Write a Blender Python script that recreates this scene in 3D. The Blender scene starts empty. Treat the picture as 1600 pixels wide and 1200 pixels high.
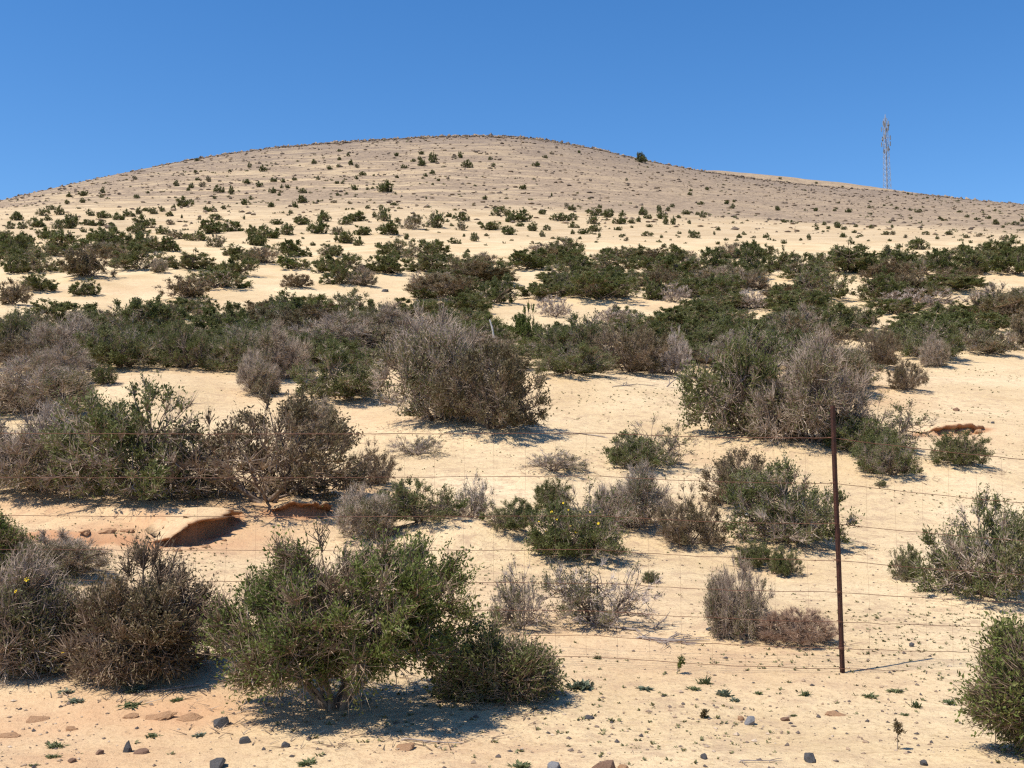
import bpy, bmesh, math, random
import numpy as np

# ------------------------------------------------------------------ camera, sky, sun, exposure
SC = bpy.context.scene
COL = SC.collection
F = 1716.0                                    # focal length in pixels of the 1600 px wide photograph
CAMZ = 1.5
PITCH = math.atan(120.0 / F)
cd = bpy.data.cameras.new('camera')
cam = bpy.data.objects.new('camera', cd)
COL.objects.link(cam)
cd.sensor_fit = 'HORIZONTAL'
cd.angle = 2 * math.atan(800.0 / F)
cd.clip_start = 0.05
cd.clip_end = 20000
cam.location = (0, 0, CAMZ)
cam.rotation_euler = (math.radians(90) + PITCH, 0, 0)
SC.camera = cam

SUN_EL = math.radians(61)
SHADOW = np.array([1.0, 0.62]); SHADOW /= np.linalg.norm(SHADOW)      # where shadows fall on the ground
to_sun = (-SHADOW[0], -SHADOW[1])
world = bpy.data.worlds.new('World')
SC.world = world
world.use_nodes = True
wn = world.node_tree.nodes; wl = world.node_tree.links
bg = wn['Background']
sky = wn.new('ShaderNodeTexSky')
sky.sky_type = 'NISHITA'
sky.sun_disc = False
sky.sun_elevation = SUN_EL
sky.sun_rotation = math.atan2(to_sun[0], to_sun[1])
sky.altitude = 600
sky.air_density = 1.0
sky.dust_density = 0.3
sky.ozone_density = 3.0
hs = wn.new('ShaderNodeHueSaturation')
hs.inputs['Saturation'].default_value = 1.30
hs.inputs['Hue'].default_value = 0.504
wl.new(sky.outputs['Color'], hs.inputs['Color'])
wl.new(hs.outputs['Color'], bg.inputs['Color'])
bg.inputs['Strength'].default_value = 0.122

sd = bpy.data.lights.new('sun', 'SUN')
sd.energy = 4.8
sd.angle = math.radians(0.53)
sd.color = (1.0, 0.92, 0.79)
sun = bpy.data.objects.new('sun', sd)
COL.objects.link(sun)
from mathutils import Vector
dirv = Vector((SHADOW[0] * math.cos(SUN_EL), SHADOW[1] * math.cos(SUN_EL), -math.sin(SUN_EL)))
sun.rotation_euler = dirv.to_track_quat('-Z', 'Y').to_euler()
sun.location = (-20, -10, 40)

SC.view_settings.view_transform = 'Standard'
SC.view_settings.look = 'None'
SC.view_settings.gamma = 1.0
SC.view_settings.exposure = 0.45
SC.view_settings.use_curve_mapping = False
SC.render.engine = 'CYCLES'
SC.cycles.max_bounces = 4
SC.cycles.diffuse_bounces = 3
SC.cycles.transmission_bounces = 2
SC.cycles.transparent_max_bounces = 4
SC.cycles.use_denoising = False
SC.cycles.filter_width = 1.3

# ------------------------------------------------------------------ helpers
RNG = np.random.default_rng(11)
random.seed(5)


def link(o, parent=None):
    COL.objects.link(o)
    if parent is not None:
        o.parent = parent
    return o


def tag(o, label=None, cat=None, group=None, kind=None):
    if label: o['label'] = label
    if cat: o['category'] = cat
    if group: o['group'] = group
    if kind: o['kind'] = kind
    return o


def mesh_from(name, verts, quads=None, tris=None, mats=(), var=None, qmat=None, tmat=None, smooth=False, attrs=None):
    me = bpy.data.meshes.new(name)
    verts = np.asarray(verts, np.float32).reshape(-1, 3)
    quads = np.zeros((0, 4), np.int32) if quads is None else np.asarray(quads, np.int32).reshape(-1, 4)
    tris = np.zeros((0, 3), np.int32) if tris is None else np.asarray(tris, np.int32).reshape(-1, 3)
    nq, nt = len(quads), len(tris)
    me.vertices.add(len(verts))
    me.vertices.foreach_set('co', verts.ravel())
    me.loops.add(nq * 4 + nt * 3)
    me.loops.foreach_set('vertex_index', np.concatenate([quads.ravel(), tris.ravel()]).astype(np.int32))
    me.polygons.add(nq + nt)
    me.polygons.foreach_set('loop_start', np.concatenate([np.arange(nq) * 4, nq * 4 + np.arange(nt) * 3]).astype(np.int32))
    if qmat is not None or tmat is not None:
        mi = np.concatenate([np.zeros(nq) if qmat is None else qmat, np.zeros(nt) if tmat is None else tmat]).astype(np.int32)
        me.polygons.foreach_set('material_index', mi)
    for m in mats:
        me.materials.append(m)
    me.polygons.foreach_set('use_smooth', np.full(nq + nt, smooth, dtype=bool))
    if var is not None:
        a = me.attributes.new('var', 'FLOAT', 'POINT')
        a.data.foreach_set('value', np.asarray(var, np.float32))
    if attrs:
        for k, v in attrs.items():
            a = me.attributes.new(k, 'FLOAT', 'POINT')
            a.data.foreach_set('value', np.asarray(v, np.float32))
    me.update(calc_edges=True)
    return me


def nrm(v):
    return v / np.maximum(np.linalg.norm(v, axis=-1, keepdims=True), 1e-9)


def tubes(P, R, sides=4):
    """P (N,K,3) polylines, R (N,K) radii -> verts, quads"""
    P = np.asarray(P, float); R = np.asarray(R, float)
    N, K, _ = P.shape
    T = np.empty_like(P)
    T[:, 1:-1] = P[:, 2:] - P[:, :-2] if K > 2 else T[:, 1:-1]
    T[:, 0] = P[:, 1] - P[:, 0]; T[:, -1] = P[:, -1] - P[:, -2]
    T = nrm(T)
    ref = np.where(np.abs(T[:, :1, 2:3]) > 0.8, np.array([[[1.0, 0.15, 0.0]]]), np.array([[[0.1, 0.0, 1.0]]]))
    A = nrm(np.cross(T, np.broadcast_to(ref, T.shape)))
    B = np.cross(T, A)
    ang = np.arange(sides) * 2 * math.pi / sides
    ring = P[:, :, None, :] + R[:, :, None, None] * (np.cos(ang)[None, None, :, None] * A[:, :, None, :] + np.sin(ang)[None, None, :, None] * B[:, :, None, :])
    verts = ring.reshape(-1, 3)
    base = (np.arange(N) * K * sides)[:, None, None]
    k = (np.arange(K - 1) * sides)[None, :, None]
    s = np.arange(sides)[None, None, :]; s2 = (s + 1) % sides
    q = np.stack([base + k + s, base + k + s2, base + k + sides + s2, base + k + sides + s], -1).reshape(-1, 4)
    return verts, q


def cones(A, B, R):
    """thin three-sided twigs from A to B"""
    A = np.asarray(A); B = np.asarray(B)
    T = nrm(B - A)
    ref = np.where(np.abs(T[:, 2:3]) > 0.8, np.array([[1.0, 0.1, 0.0]]), np.array([[0.1, 0.0, 1.0]]))
    U = nrm(np.cross(T, np.broadcast_to(ref, T.shape))); V = np.cross(T, U)
    R = R[:, None]
    v = np.stack([A + R * U, A + R * (-.5 * U + .87 * V), A + R * (-.5 * U - .87 * V), B], 1).reshape(-1, 3)
    b = (np.arange(len(A)) * 4)[:, None]
    t = np.stack([b + np.array([[0, 1, 3]]), b + np.array([[1, 2, 3]]), b + np.array([[2, 0, 3]])], 1).reshape(-1, 3)
    return v, t


# ------------------------------------------------------------------ value noise
def _hash(ix, iy, seed):
    h = (ix.astype(np.int64) * 374761393 + iy.astype(np.int64) * 668265263 + seed * 1442695041) & 0xFFFFFFFF
    h = ((h ^ (h >> 13)) * 1274126177) & 0xFFFFFFFF
    h = h ^ (h >> 16)
    return (h & 0xFFFFFF) / float(0xFFFFFF)


def vnoise(x, y, seed=0):
    ix = np.floor(x); iy = np.floor(y)
    fx = x - ix; fy = y - iy
    fx = fx * fx * fx * (fx * (fx * 6 - 15) + 10); fy = fy * fy * fy * (fy * (fy * 6 - 15) + 10)
    a = _hash(ix, iy, seed); b = _hash(ix + 1, iy, seed); c = _hash(ix, iy + 1, seed); d = _hash(ix + 1, iy + 1, seed)
    return (a * (1 - fx) + b * fx) * (1 - fy) + (c * (1 - fx) + d * fx) * fy


def fbm(x, y, seed=0, octv=3):
    s = 0; a = 0.5
    for k in range(octv):
        s = s + a * (vnoise(x, y, seed + 17 * k) - .5) * 2
        x = x * 2.03 + 5.1; y = y * 2.03 + 9.7; a *= .5
    return s


# ------------------------------------------------------------------ terrain
def ray(px, py):
    r = (px - 800.0) / F; u = (600.0 - py) / F
    return np.array([r, math.cos(PITCH) - u * math.sin(PITCH), math.sin(PITCH) + u * math.cos(PITCH)])


def tan_el(py):
    d = ray(800, py)
    return d[2] / d[1]


_prof = [(5.0, 1200), (6.7, 1042), (8.5, 952), (10.5, 884), (13, 805), (17, 705), (24, 603), (30, 552), (45, 482), (65, 422),
         (82, 388), (105, 366), (130, 345), (160, 320), (190, 296), (220, 268), (245, 245), (262, 229), (280, 217), (296, 211.5)]
_pY = np.array([p[0] for p in _prof]); _pT = np.array([tan_el(p[1]) for p in _prof])
YR, YR2 = 296.0, 372.0
_sky1 = [(-600, 500), (-300, 440), (-100, 378), (0, 340), (100, 309), (200, 275), (300, 251), (400, 234), (500, 223), (600, 217), (700, 212), (760, 211), (850, 217), (920, 231),
         (1000, 249), (1060, 263), (1120, 272), (1200, 284), (1300, 294), (1386, 301), (1450, 307), (1600, 323), (1800, 352), (2200, 420)]
_k1X = []; _k1Z = []
for px, py in _sky1:
    d = ray(px, py); t = YR / d[1]
    _k1X.append(d[0] * t); _k1Z.append(d[2] * t)
_sky2 = [(0, 390), (600, 320), (900, 290), (1040, 272), (1120, 271.5), (1200, 278.5), (1300, 289.5), (1386, 301), (1450, 310), (1600, 332), (2000, 410)]
_k2X = []; _k2Z = []
for px, py in _sky2:
    d = ray(px, py); t = YR2 / d[1]
    _k2X.append(d[0] * t); _k2Z.append(d[2] * t)
_lp = np.linspace(math.log(2.0), math.log(YR), 400)
_tt = np.interp(_lp, np.log(_pY), _pT)
for _ in range(3):                                            # take the corners off the profile
    _tt = np.convolve(np.pad(_tt, 6, mode='edge'), np.ones(13) / 13, mode='valid')
_tt += (np.interp(math.log(YR), _lp, _tt) * 0)
_P82 = 82 * tan_el(388)


def prof(Y):
    return Y * np.interp(np.log(np.maximum(Y, 2.0)), _lp, _tt)


_PR = float(prof(np.array([YR]))[0])
_kx = np.linspace(-700, 700, 700)
_kz = np.interp(_kx, _k1X, _k1Z)
_kz = np.convolve(np.pad(_kz, 5, mode='edge'), np.ones(11) / 11, mode='valid')
MOUNDS = []      # (x, y, radius, height)
SCARPS = []      # (points, height, width)


def sstep(a, b, x):
    t = np.clip((x - a) / (b - a), 0, 1)
    return t * t * (3 - 2 * t)


def polyline_dist(X, Y, pts):
    """signed distance to a polyline running left to right (positive = far side) and the run 0..1"""
    best = np.full(X.shape, 1e9); sg = np.zeros(X.shape); run = np.zeros(X.shape)
    L = [0]
    for a, b in zip(pts[:-1], pts[1:]):
        L.append(L[-1] + math.hypot(b[0] - a[0], b[1] - a[1]))
    for i, (a, b) in enumerate(zip(pts[:-1], pts[1:])):
        dx, dy = b[0] - a[0], b[1] - a[1]; l2 = dx * dx + dy * dy
        t = np.clip(((X - a[0]) * dx + (Y - a[1]) * dy) / l2, 0, 1)
        ex = X - a[0] - t * dx; ey = Y - a[1] - t * dy
        d = np.hypot(ex, ey)
        m = d < best
        best = np.where(m, d, best)
        sg = np.where(m, np.sign(dx * ey - dy * ex), sg)
        run = np.where(m, (L[i] + t * math.sqrt(l2)) / L[-1], run)
    return best * sg, run


def height(X, Y, detail=True):
    X = np.asarray(X, float); Y = np.asarray(Y, float)
    z = prof(np.clip(Y, 2.0, YR))
    z = np.where(Y < 5.0, prof(np.array(5.0)) + (np.maximum(Y, -30) - 5.0) * 0.004, z)
    k = (np.interp(X, _kx, _kz) - _P82) / (_PR - _P82)
    w = sstep(60, 130, Y)
    zh = _P82 + (z - _P82) * k
    z = np.where(Y > 60, z * (1 - w) + zh * w, z)
    # gentle cross fall of the lower ground
    z = z - 0.055 * np.clip(X, -30, 30) * sstep(5, 9, Y) * (1 - sstep(40, 90, Y)) * 0.35
    # behind the crest: a dip and, to the right, a second paler ridge
    b = Y > YR
    zr1 = np.interp(X, _kx, _kz); zr2 = np.interp(X, _k2X, _k2Z)
    s = np.clip((Y - YR) / (YR2 - YR), 0, 1)
    ss = sstep(0, 1, s)
    zb = zr1 * (1 - ss) + zr2 * ss - 3.5 * np.sin(math.pi * s) ** 2
    zb = np.where(Y > YR2, zr2 - (Y - YR2) * 0.12, zb)
    z = np.where(b, np.maximum(zb, -20), z)
    # unevenness
    near = sstep(3, 8, Y)
    z = z + near * (0.05 * fbm(X * .45, Y * .45, 3, 3) + 0.16 * sstep(9, 16, Y) * fbm(X * .16, Y * .16, 9, 2)
                    + 0.5 * sstep(25, 60, Y) * fbm(X * .06, Y * .05, 23, 3) * (1 - sstep(230, 296, Y) * .6) + 0.7 * sstep(90, 150, Y) * (1 - sstep(230, 296, Y) * .7) * fbm(X * .03, Y * .05, 31, 2))
    if detail:
        z = z + 0.012 * fbm(X * 3.1, Y * 3.1, 41, 3) * (1 - sstep(25, 45, Y))
        for (mx, my, mr, mh) in MOUNDS:
            d2 = ((X - mx) ** 2 + (Y - my) ** 2) / (mr * mr)
            m = d2 < 9
            if m.any():
                z = z + np.where(m, mh * np.exp(-d2), 0)
        for pts, h, wd in SCARPS:
            d, run = polyline_dist(X, Y, pts)
            e = np.sin(math.pi * np.clip(run, 0.001, .999)) ** .6
            e = e * (.8 + .4 * vnoise(run * 9, run * 0, 77))
            z = z + h * e * np.where(d > -.02, sstep(-.02, .05, d) * np.exp(-np.maximum(d, 0) / wd), 0)
            z = z - .12 * h * e * np.exp(-((d + .08) / .12) ** 2) + .035 * np.exp(-(d / .3) ** 2) * fbm(X * 7, Y * 7, 87, 3) * (e > .05)
    return z + CAMZ


_ts = np.exp(np.linspace(math.log(3.0), math.log(460.0), 1400))


def ground_at(px, py):
    """where the sight line through a pixel meets the ground"""
    d = ray(px, py)
    X = d[0] * _ts; Y = d[1] * _ts; Z = d[2] * _ts + CAMZ
    g = Z - height(X, Y, False)
    i = np.argmax(g < 0)
    if g[i] >= 0:
        i = int(np.argmin(g[:1230])); return X[i], Y[i]
    if i == 0:
        return X[0], Y[0]
    f = g[i - 1] / (g[i - 1] - g[i])
    t = _ts[i - 1] + f * (_ts[i] - _ts[i - 1])
    return d[0] * t, d[1] * t


def hz(x, y):
    return float(height(np.array([x]), np.array([y]))[0])


# ------------------------------------------------------------------ materials
def new_mat(name):
    m = bpy.data.materials.new(name)
    m.use_nodes = True
    nt = m.node_tree
    nt.nodes.clear()
    out = nt.nodes.new('ShaderNodeOutputMaterial')
    return m, nt.nodes, nt.links, out


def ramp(n, stops):
    r = n.new('ShaderNodeValToRGB')
    els = r.color_ramp.elements
    while len(els) < len(stops):
        els.new(0.5)
    for e, (p, c) in zip(els, stops):
        e.position = p; e.color = (*c, 1)
    return r


def noise(n, l, vec, scale, detail=3, rough=.55):
    t = n.new('ShaderNodeTexNoise')
    t.inputs['Scale'].default_value = scale
    t.inputs['Detail'].default_value = detail
    t.inputs['Roughness'].default_value = rough
    if vec is not None:
        l.new(vec, t.inputs['Vector'])
    return t


def mixc(n, l, fac, a, b, mode='MIX'):
    m = n.new('ShaderNodeMix'); m.data_type = 'RGBA'; m.blend_type = mode
    for sock, v in ((m.inputs[0], fac), (m.inputs[6], a), (m.inputs[7], b)):
        if isinstance(v, (int, float)): sock.default_value = v
        elif isinstance(v, tuple): sock.default_value = (*v, 1)
        else: l.new(v, sock)
    return m.outputs[2]


def mathn(n, l, op, a, b=0.0, clamp=False):
    m = n.new('ShaderNodeMath'); m.operation = op; m.use_clamp = clamp
    for sock, v in ((m.inputs[0], a), (m.inputs[1], b)):
        if isinstance(v, (int, float)): sock.default_value = v
        else: l.new(v, sock)
    return m.outputs[0]


def attr(n, name):
    a = n.new('ShaderNodeAttribute'); a.attribute_name = name
    return a.outputs['Fac']


def leaf_mat(name, stops, trans=.18, rough=.6):
    m, n, l, out = new_mat(name)
    r = ramp(n, stops)
    oi = n.new('ShaderNodeObjectInfo')
    v = mathn(n, l, 'ADD', attr(n, 'var'), mathn(n, l, 'MULTIPLY', mathn(n, l, 'SUBTRACT', oi.outputs['Random'], .5), .3), True)
    l.new(v, r.inputs[0])
    p = n.new('ShaderNodeBsdfPrincipled')
    l.new(r.outputs[0], p.inputs['Base Color'])
    p.inputs['Roughness'].default_value = rough
    p.inputs['Specular IOR Level'].default_value = .25
    t = n.new('ShaderNodeBsdfTranslucent')
    l.new(r.outputs[0], t.inputs['Color'])
    mx = n.new('ShaderNodeMixShader'); mx.inputs[0].default_value = trans
    l.new(p.outputs[0], mx.inputs[1]); l.new(t.outputs[0], mx.inputs[2])
    l.new(mx.outputs[0], out.inputs[0])
    return m


def plain_mat(name, c1, c2, scale=8, rough=.85, bump=.3, spec=.2, metal=0):
    m, n, l, out = new_mat(name)
    tc = n.new('ShaderNodeTexCoord')
    t = noise(n, l, tc.outputs['Object'], scale, 5, .65)
    r = ramp(n, [(.3, c1), (.7, c2)])
    l.new(t.outputs[0], r.inputs[0])
    p = n.new('ShaderNodeBsdfPrincipled')
    l.new(r.outputs[0], p.inputs['Base Color'])
    p.inputs['Roughness'].default_value = rough
    p.inputs['Specular IOR Level'].default_value = spec
    p.inputs['Metallic'].default_value = metal
    if bump:
        b = n.new('ShaderNodeBump'); b.inputs['Strength'].default_value = bump; b.inputs['Distance'].default_value = .02
        t2 = noise(n, l, tc.outputs['Object'], scale * 4, 5, .7)
        l.new(t2.outputs[0], b.inputs['Height']); l.new(b.outputs[0], p.inputs['Normal'])
    l.new(p.outputs[0], out.inputs[0])
    return m


M = {}
M['leaf_green'] = leaf_mat('leaf_green', [(0, (.078, .092, .026)), (.35, (.118, .134, .042)), (.7, (.155, .165, .06)), (1, (.22, .195, .10))], .32)
M['leaf_bright'] = leaf_mat('leaf_bright', [(0, (.075, .098, .022)), (.5, (.13, .16, .038)), (1, (.22, .215, .075))], .3)
M['leaf_olive'] = leaf_mat('leaf_olive', [(0, (.098, .102, .040)), (.4, (.15, .145, .065)), (.75, (.20, .172, .092)), (1, (.28, .215, .135))], .28)
M['leaf_brown'] = leaf_mat('leaf_brown', [(0, (.085, .072, .034)), (.5, (.145, .115, .058)), (1, (.23, .165, .10))], .22)
M['leaf_dry'] = leaf_mat('leaf_dry', [(0, (.18, .14, .10)), (1, (.34, .27, .21))])
M['twig_grey'] = leaf_mat('twig_grey', [(0, (.25, .185, .14)), (.5, (.38, .295, .23)), (1, (.53, .435, .35))], .0, .8)
M['twig_brown'] = leaf_mat('twig_brown', [(0, (.13, .085, .055)), (.6, (.24, .17, .115)), (1, (.37, .285, .21))], .0, .8)
M['twig_pale'] = leaf_mat('twig_pale', [(0, (.30, .235, .20)), (.5, (.43, .35, .30)), (1, (.58, .50, .44))], .0, .8)
M['twig_red'] = leaf_mat('twig_red', [(0, (.20, .12, .08)), (.5, (.33, .22, .15)), (1, (.46, .34, .26))], .0, .8)
M['bark'] = plain_mat('bark', (.10, .075, .058), (.27, .21, .17), 14)
M['bleached'] = plain_mat('bleached_wood', (.38, .34, .30), (.66, .62, .57), 20, .7)
M['dead_wood'] = plain_mat('dead_wood', (.17, .135, .115), (.36, .30, .26), 20, .8)
M['rust'] = plain_mat('rusty_iron', (.022, .010, .008), (.075, .026, .016), 22, .8, .5, .3)
M['wire'] = plain_mat('rusty_wire', (.10, .045, .03), (.20, .10, .065), 6, .8, 0, .2)
M['basalt'] = plain_mat('basalt', (.05, .05, .055), (.12, .115, .115), 9, .85, .6)
M['greystone'] = plain_mat('grey_stone', (.14, .14, .15), (.28, .275, .28), 9, .85, .5)
M['brownstone'] = plain_mat('brown_stone', (.16, .09, .06), (.30, .19, .13), 9, .9, .6)
M['redearth'] = plain_mat('red_earth', (.34, .18, .095), (.52, .33, .19), 7, .95, .7)
M['steel'] = plain_mat('galvanised_steel', (.30, .31, .34), (.42, .43, .46), 3, .55, 0, .4, .3)
M['antenna'] = plain_mat('antenna_shell', (.16, .16, .17), (.24, .24, .25), 3, .6, 0, .3)
M['petal'] = plain_mat('yellow_petal', (.70, .48, .02), (.85, .62, .03), 30, .6, 0)


def ground_material():
    m, n, l, out = new_mat('sandy_ground')
    g = n.new('ShaderNodeNewGeometry'); pos = g.outputs['Position']
    big = noise(n, l, pos, .35, 4, .6)
    sand = ramp(n, [(.28, (.46, .335, .19)), (.42, (.54, .41, .245)), (.55, (.59, .46, .285)), (.72, (.65, .52, .34))])
    l.new(big.outputs[0], sand.inputs[0])
    fine = noise(n, l, pos, 26, 4, .7)
    fr = ramp(n, [(.32, (.70, .66, .60)), (.5, (1, 1, 1)), (.72, (1.06, 1.05, 1.04))])
    l.new(fine.outputs[0], fr.inputs[0])
    col = mixc(n, l, .75, sand.outputs[0], fr.outputs[0], 'MULTIPLY')
    # coarse darker grit lying in drifts
    gm = noise(n, l, pos, 5.5, 5, .7)
    gr = ramp(n, [(.47, (0, 0, 0)), (.64, (1, 1, 1))]); l.new(gm.outputs[0], gr.inputs[0])
    gf = mathn(n, l, 'MULTIPLY', gr.outputs[0], attr(n, 'grit'))
    col = mixc(n, l, mathn(n, l, 'MULTIPLY', gf, .7), col, (.36, .25, .165))
    dn = noise(n, l, pos, 60, 2, .6)
    dr = ramp(n, [(.63, (0, 0, 0)), (.70, (1, 1, 1))]); l.new(dn.outputs[0], dr.inputs[0])
    col = mixc(n, l, mathn(n, l, 'MULTIPLY', mathn(n, l, 'MULTIPLY', dr.outputs[0], attr(n, 'grit')), .8), col, (.17, .12, .085))
    # bare reddish earth; bank faces then darkened, hollow shade put into the colour
    rn = noise(n, l, pos, 1.7, 4, .65)
    rf = mathn(n, l, 'MULTIPLY', attr(n, 'red'), mathn(n, l, 'ADD', mathn(n, l, 'MULTIPLY', rn.outputs[0], 1.3), .2), True)
    col = mixc(n, l, rf, col, (.47, .27, .15))
    col = mixc(n, l, attr(n, 'raw_shade'), col, (.33, .16, .08))
    # stony upper slope with long pale sand ledges
    mp = n.new('ShaderNodeMapping'); mp.inputs['Scale'].default_value = (.055, .10, .52)
    l.new(pos, mp.inputs['Vector'])
    st = noise(n, l, mp.outputs[0], 1.0, 5, .68)
    st.inputs['Distortion'].default_value = .6
    sr = ramp(n, [(.50, (1, 1, 1)), (.60, (0, 0, 0))]); l.new(st.outputs[0], sr.inputs[0])
    sp = noise(n, l, pos, .55, 5, .75)
    sp2 = noise(n, l, pos, 1.9, 3, .8)
    stone = ramp(n, [(.36, (.135, .102, .076)), (.47, (.245, .184, .13)), (.56, (.325, .245, .17)), (.70, (.43, .325, .226))])
    l.new(mathn(n, l, 'ADD', mathn(n, l, 'MULTIPLY', sp.outputs[0], .5), mathn(n, l, 'MULTIPLY', sp2.outputs[0], .5)), stone.inputs[0])
    sf = mathn(n, l, 'MULTIPLY', attr(n, 'stony'), sr.outputs[0], True)
    sf = mathn(n, l, 'MAXIMUM', sf, mathn(n, l, 'MULTIPLY', attr(n, 'stony'), attr(n, 'even')))
    col = mixc(n, l, sf, col, stone.outputs[0])
    # dark volcanic crust towards the crest
    cn = noise(n, l, pos, .22, 5, .7)
    cr = ramp(n, [(.38, (0, 0, 0)), (.62, (1, 1, 1))]); l.new(cn.outputs[0], cr.inputs[0])
    cf = mathn(n, l, 'MULTIPLY', attr(n, 'crust'), mathn(n, l, 'ADD', mathn(n, l, 'MULTIPLY', cr.outputs[0], .55), .45), True)
    col = mixc(n, l, cf, col, (.17, .135, .112))
    p = n.new('ShaderNodeBsdfPrincipled')
    l.new(col, p.inputs['Base Color'])
    p.inputs['Roughness'].default_value = .95
    p.inputs['Specular IOR Level'].default_value = .1
    b1 = n.new('ShaderNodeBump'); b1.inputs['Strength'].default_value = .55; b1.inputs['Distance'].default_value = .05
    h1 = noise(n, l, pos, 7, 6, .68); l.new(h1.outputs[0], b1.inputs['Height'])
    b2 = n.new('ShaderNodeBump'); b2.inputs['Strength'].default_value = .5; b2.inputs['Distance'].default_value = .015
    h2 = noise(n, l, pos, 45, 4, .7); l.new(h2.outputs[0], b2.inputs['Height'])
    b3 = n.new('ShaderNodeBump'); b3.inputs['Distance'].default_value = .6
    l.new(mathn(n, l, 'MULTIPLY', attr(n, 'stony'), .45), b3.inputs['Strength'])
    h3 = noise(n, l, pos, .8, 6, .7); l.new(h3.outputs[0], b3.inputs['Height'])
    l.new(b1.outputs[0], b2.inputs['Normal']); l.new(b2.outputs[0], b3.inputs['Normal']); l.new(b3.outputs[0], p.inputs['Normal'])
    l.new(p.outputs[0], out.inputs[0])
    return m


# ------------------------------------------------------------------ shrub list (pixels of the photograph: x0, x1, top, base)
# near shrubs, each described on its own
NEAR = [
    # x0, x1, top, base, kind, label
    (300, 752, 832, 1122, 'fgreen', 'large dark green bush with forked grey trunk in the foreground, dark shadow at its foot'),
    (692, 868, 996, 1100, 'folive', 'low sprawling olive bush to the right of the big foreground bush'),
    (75, 352, 868, 1070, 'fbrown', 'broad brownish bush just left of the big green foreground bush'),
    (-70, 150, 880, 1055, 'fgrey', 'pale grey twiggy bush with yellow flowers at the lower left edge'),
    (-95, 46, 818, 925, 'fgreen', 'dark green bush cut by the left edge above the grey flowering bush'),
    (20, 165, 836, 905, 'grey', 'small grey bush under the eroded red bank at left'),
    (1536, 1692, 1006, 1182, 'fgreen', 'dark green bush on a short trunk cut by the lower right edge'),
    (1440, 1650, 780, 946, 'mixed', 'wide grey-green bush cut by the right edge at fence height'),
    (1394, 1442, 850, 910, 'green', 'small green bush at the left foot of the wide right-edge bush'),
    (1108, 1196, 884, 1000, 'grey', 'upright dark grey twiggy shrub left of the fence post near its base'),
    (1188, 1300, 950, 1006, 'red', 'low dry reddish-grey cushion bush just left of the fence post foot'),
    (1148, 1212, 846, 890, 'green', 'small low green shrub on the sand bank left of the fence post'),
    (1200, 1252, 852, 902, 'green', 'small low green shrub nearest the post on the sand bank'),
    (1140, 1328, 726, 858, 'mixed', 'large grey-green bush standing right behind the fence post'),
    (1096, 1225, 704, 800, 'brown', 'brownish bush behind the bleached forked twig'),
    (1030, 1130, 764, 858, 'brown', 'dark brown-green bush directly left of the bleached forked twig'),
    (935, 1045, 738, 832, 'grey', 'grey bush in the centre right, behind the dark brown-green one'),
    (828, 992, 764, 878, 'olive', 'olive bush sprinkled with yellow flowers near the centre'),
    (758, 842, 778, 856, 'green', 'dark green bush on the sand hump left of the yellow-flowered bush'),
    (832, 898, 748, 800, 'green', 'small rounded dark bush peeping over the yellow-flowered bush'),
    (590, 722, 748, 846, 'green', 'green bush on the edge of the hollow left of the sand hump'),
    (520, 618, 766, 852, 'grey', 'grey bush left of the green bush by the hollow'),
    (700, 772, 742, 832, 'sparse', 'thin sparse grey shrub between the two green bushes on the sand hump'),
    (956, 1080, 660, 736, 'olive', 'isolated olive bush on the bare sand right of the centre'),
    (806, 918, 702, 742, 'sparse', 'flat pale dry twig cushion on the bare sand in the centre'),
    (612, 690, 676, 716, 'sparse', 'flat dry twig patch below the big grey dome bush'),
    (-60, 155, 648, 778, 'grey', 'grey bush at the left edge above the eroded red bank'),
    (85, 348, 608, 802, 'mixed', 'large grey-green bush on the slope above the eroded red bank'),
    (275, 548, 618, 802, 'brown', 'large brownish-grey bush right above the dark hollow of the bank'),
    (538, 614, 694, 764, 'brown', 'small brown bush at the right tip of the large brownish-grey bush'),
    (452, 528, 632, 694, 'grey', 'small grey bush on the slope above the large brownish-grey bush'),
    (592, 780, 500, 668, 'grey', 'big pale grey dome of bare twigs left of the bare sand patch'),
    (682, 856, 540, 682, 'brown', 'big brown-green bush joined to the right of the pale grey dome'),
    (1072, 1260, 524, 690, 'mixed', 'big grey-green bush right of the bare sand patch, left half of the clump'),
    (1190, 1350, 548, 706, 'grey', 'big grey bush behind the top of the fence post'),
    (1300, 1446, 626, 716, 'olive', 'olive bush to the right of the top of the fence post'),
    (1340, 1442, 672, 748, 'olive', 'low olive bush with dark shadow at the right end of the clump behind the post'),
    (1455, 1548, 674, 733, 'green', 'isolated dark green rounded bush under the red earth ledge at right'),
    (1388, 1446, 564, 614, 'brown', 'small rounded bush with bare stems standing free on sand at right'),
    (144, 182, 568, 616, 'green', 'small upright green bush standing free on the pale sand at left'),
    (370, 432, 556, 622, 'grey', 'grey bush at the right end of the pale sand strip at left'),
    (-30, 130, 566, 656, 'grey', 'grey-brown bush at the left edge beside the small upright green bush'),
    (764, 862, 880, 986, 'sparse', 'thin pale grey shrub behind the right side of the foreground bush'),
    (848, 1016, 866, 978, 'sparse', 'loose grey shrub above the heap of dead branches'),
    (1368, 1386, 750, 762, 'green', 'tiny green shrub on bare sand right of the fence post'),
    (1002, 1032, 892, 912, 'green', 'tiny dark green cushion on the sand right of the loose grey shrub'),
]
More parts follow.
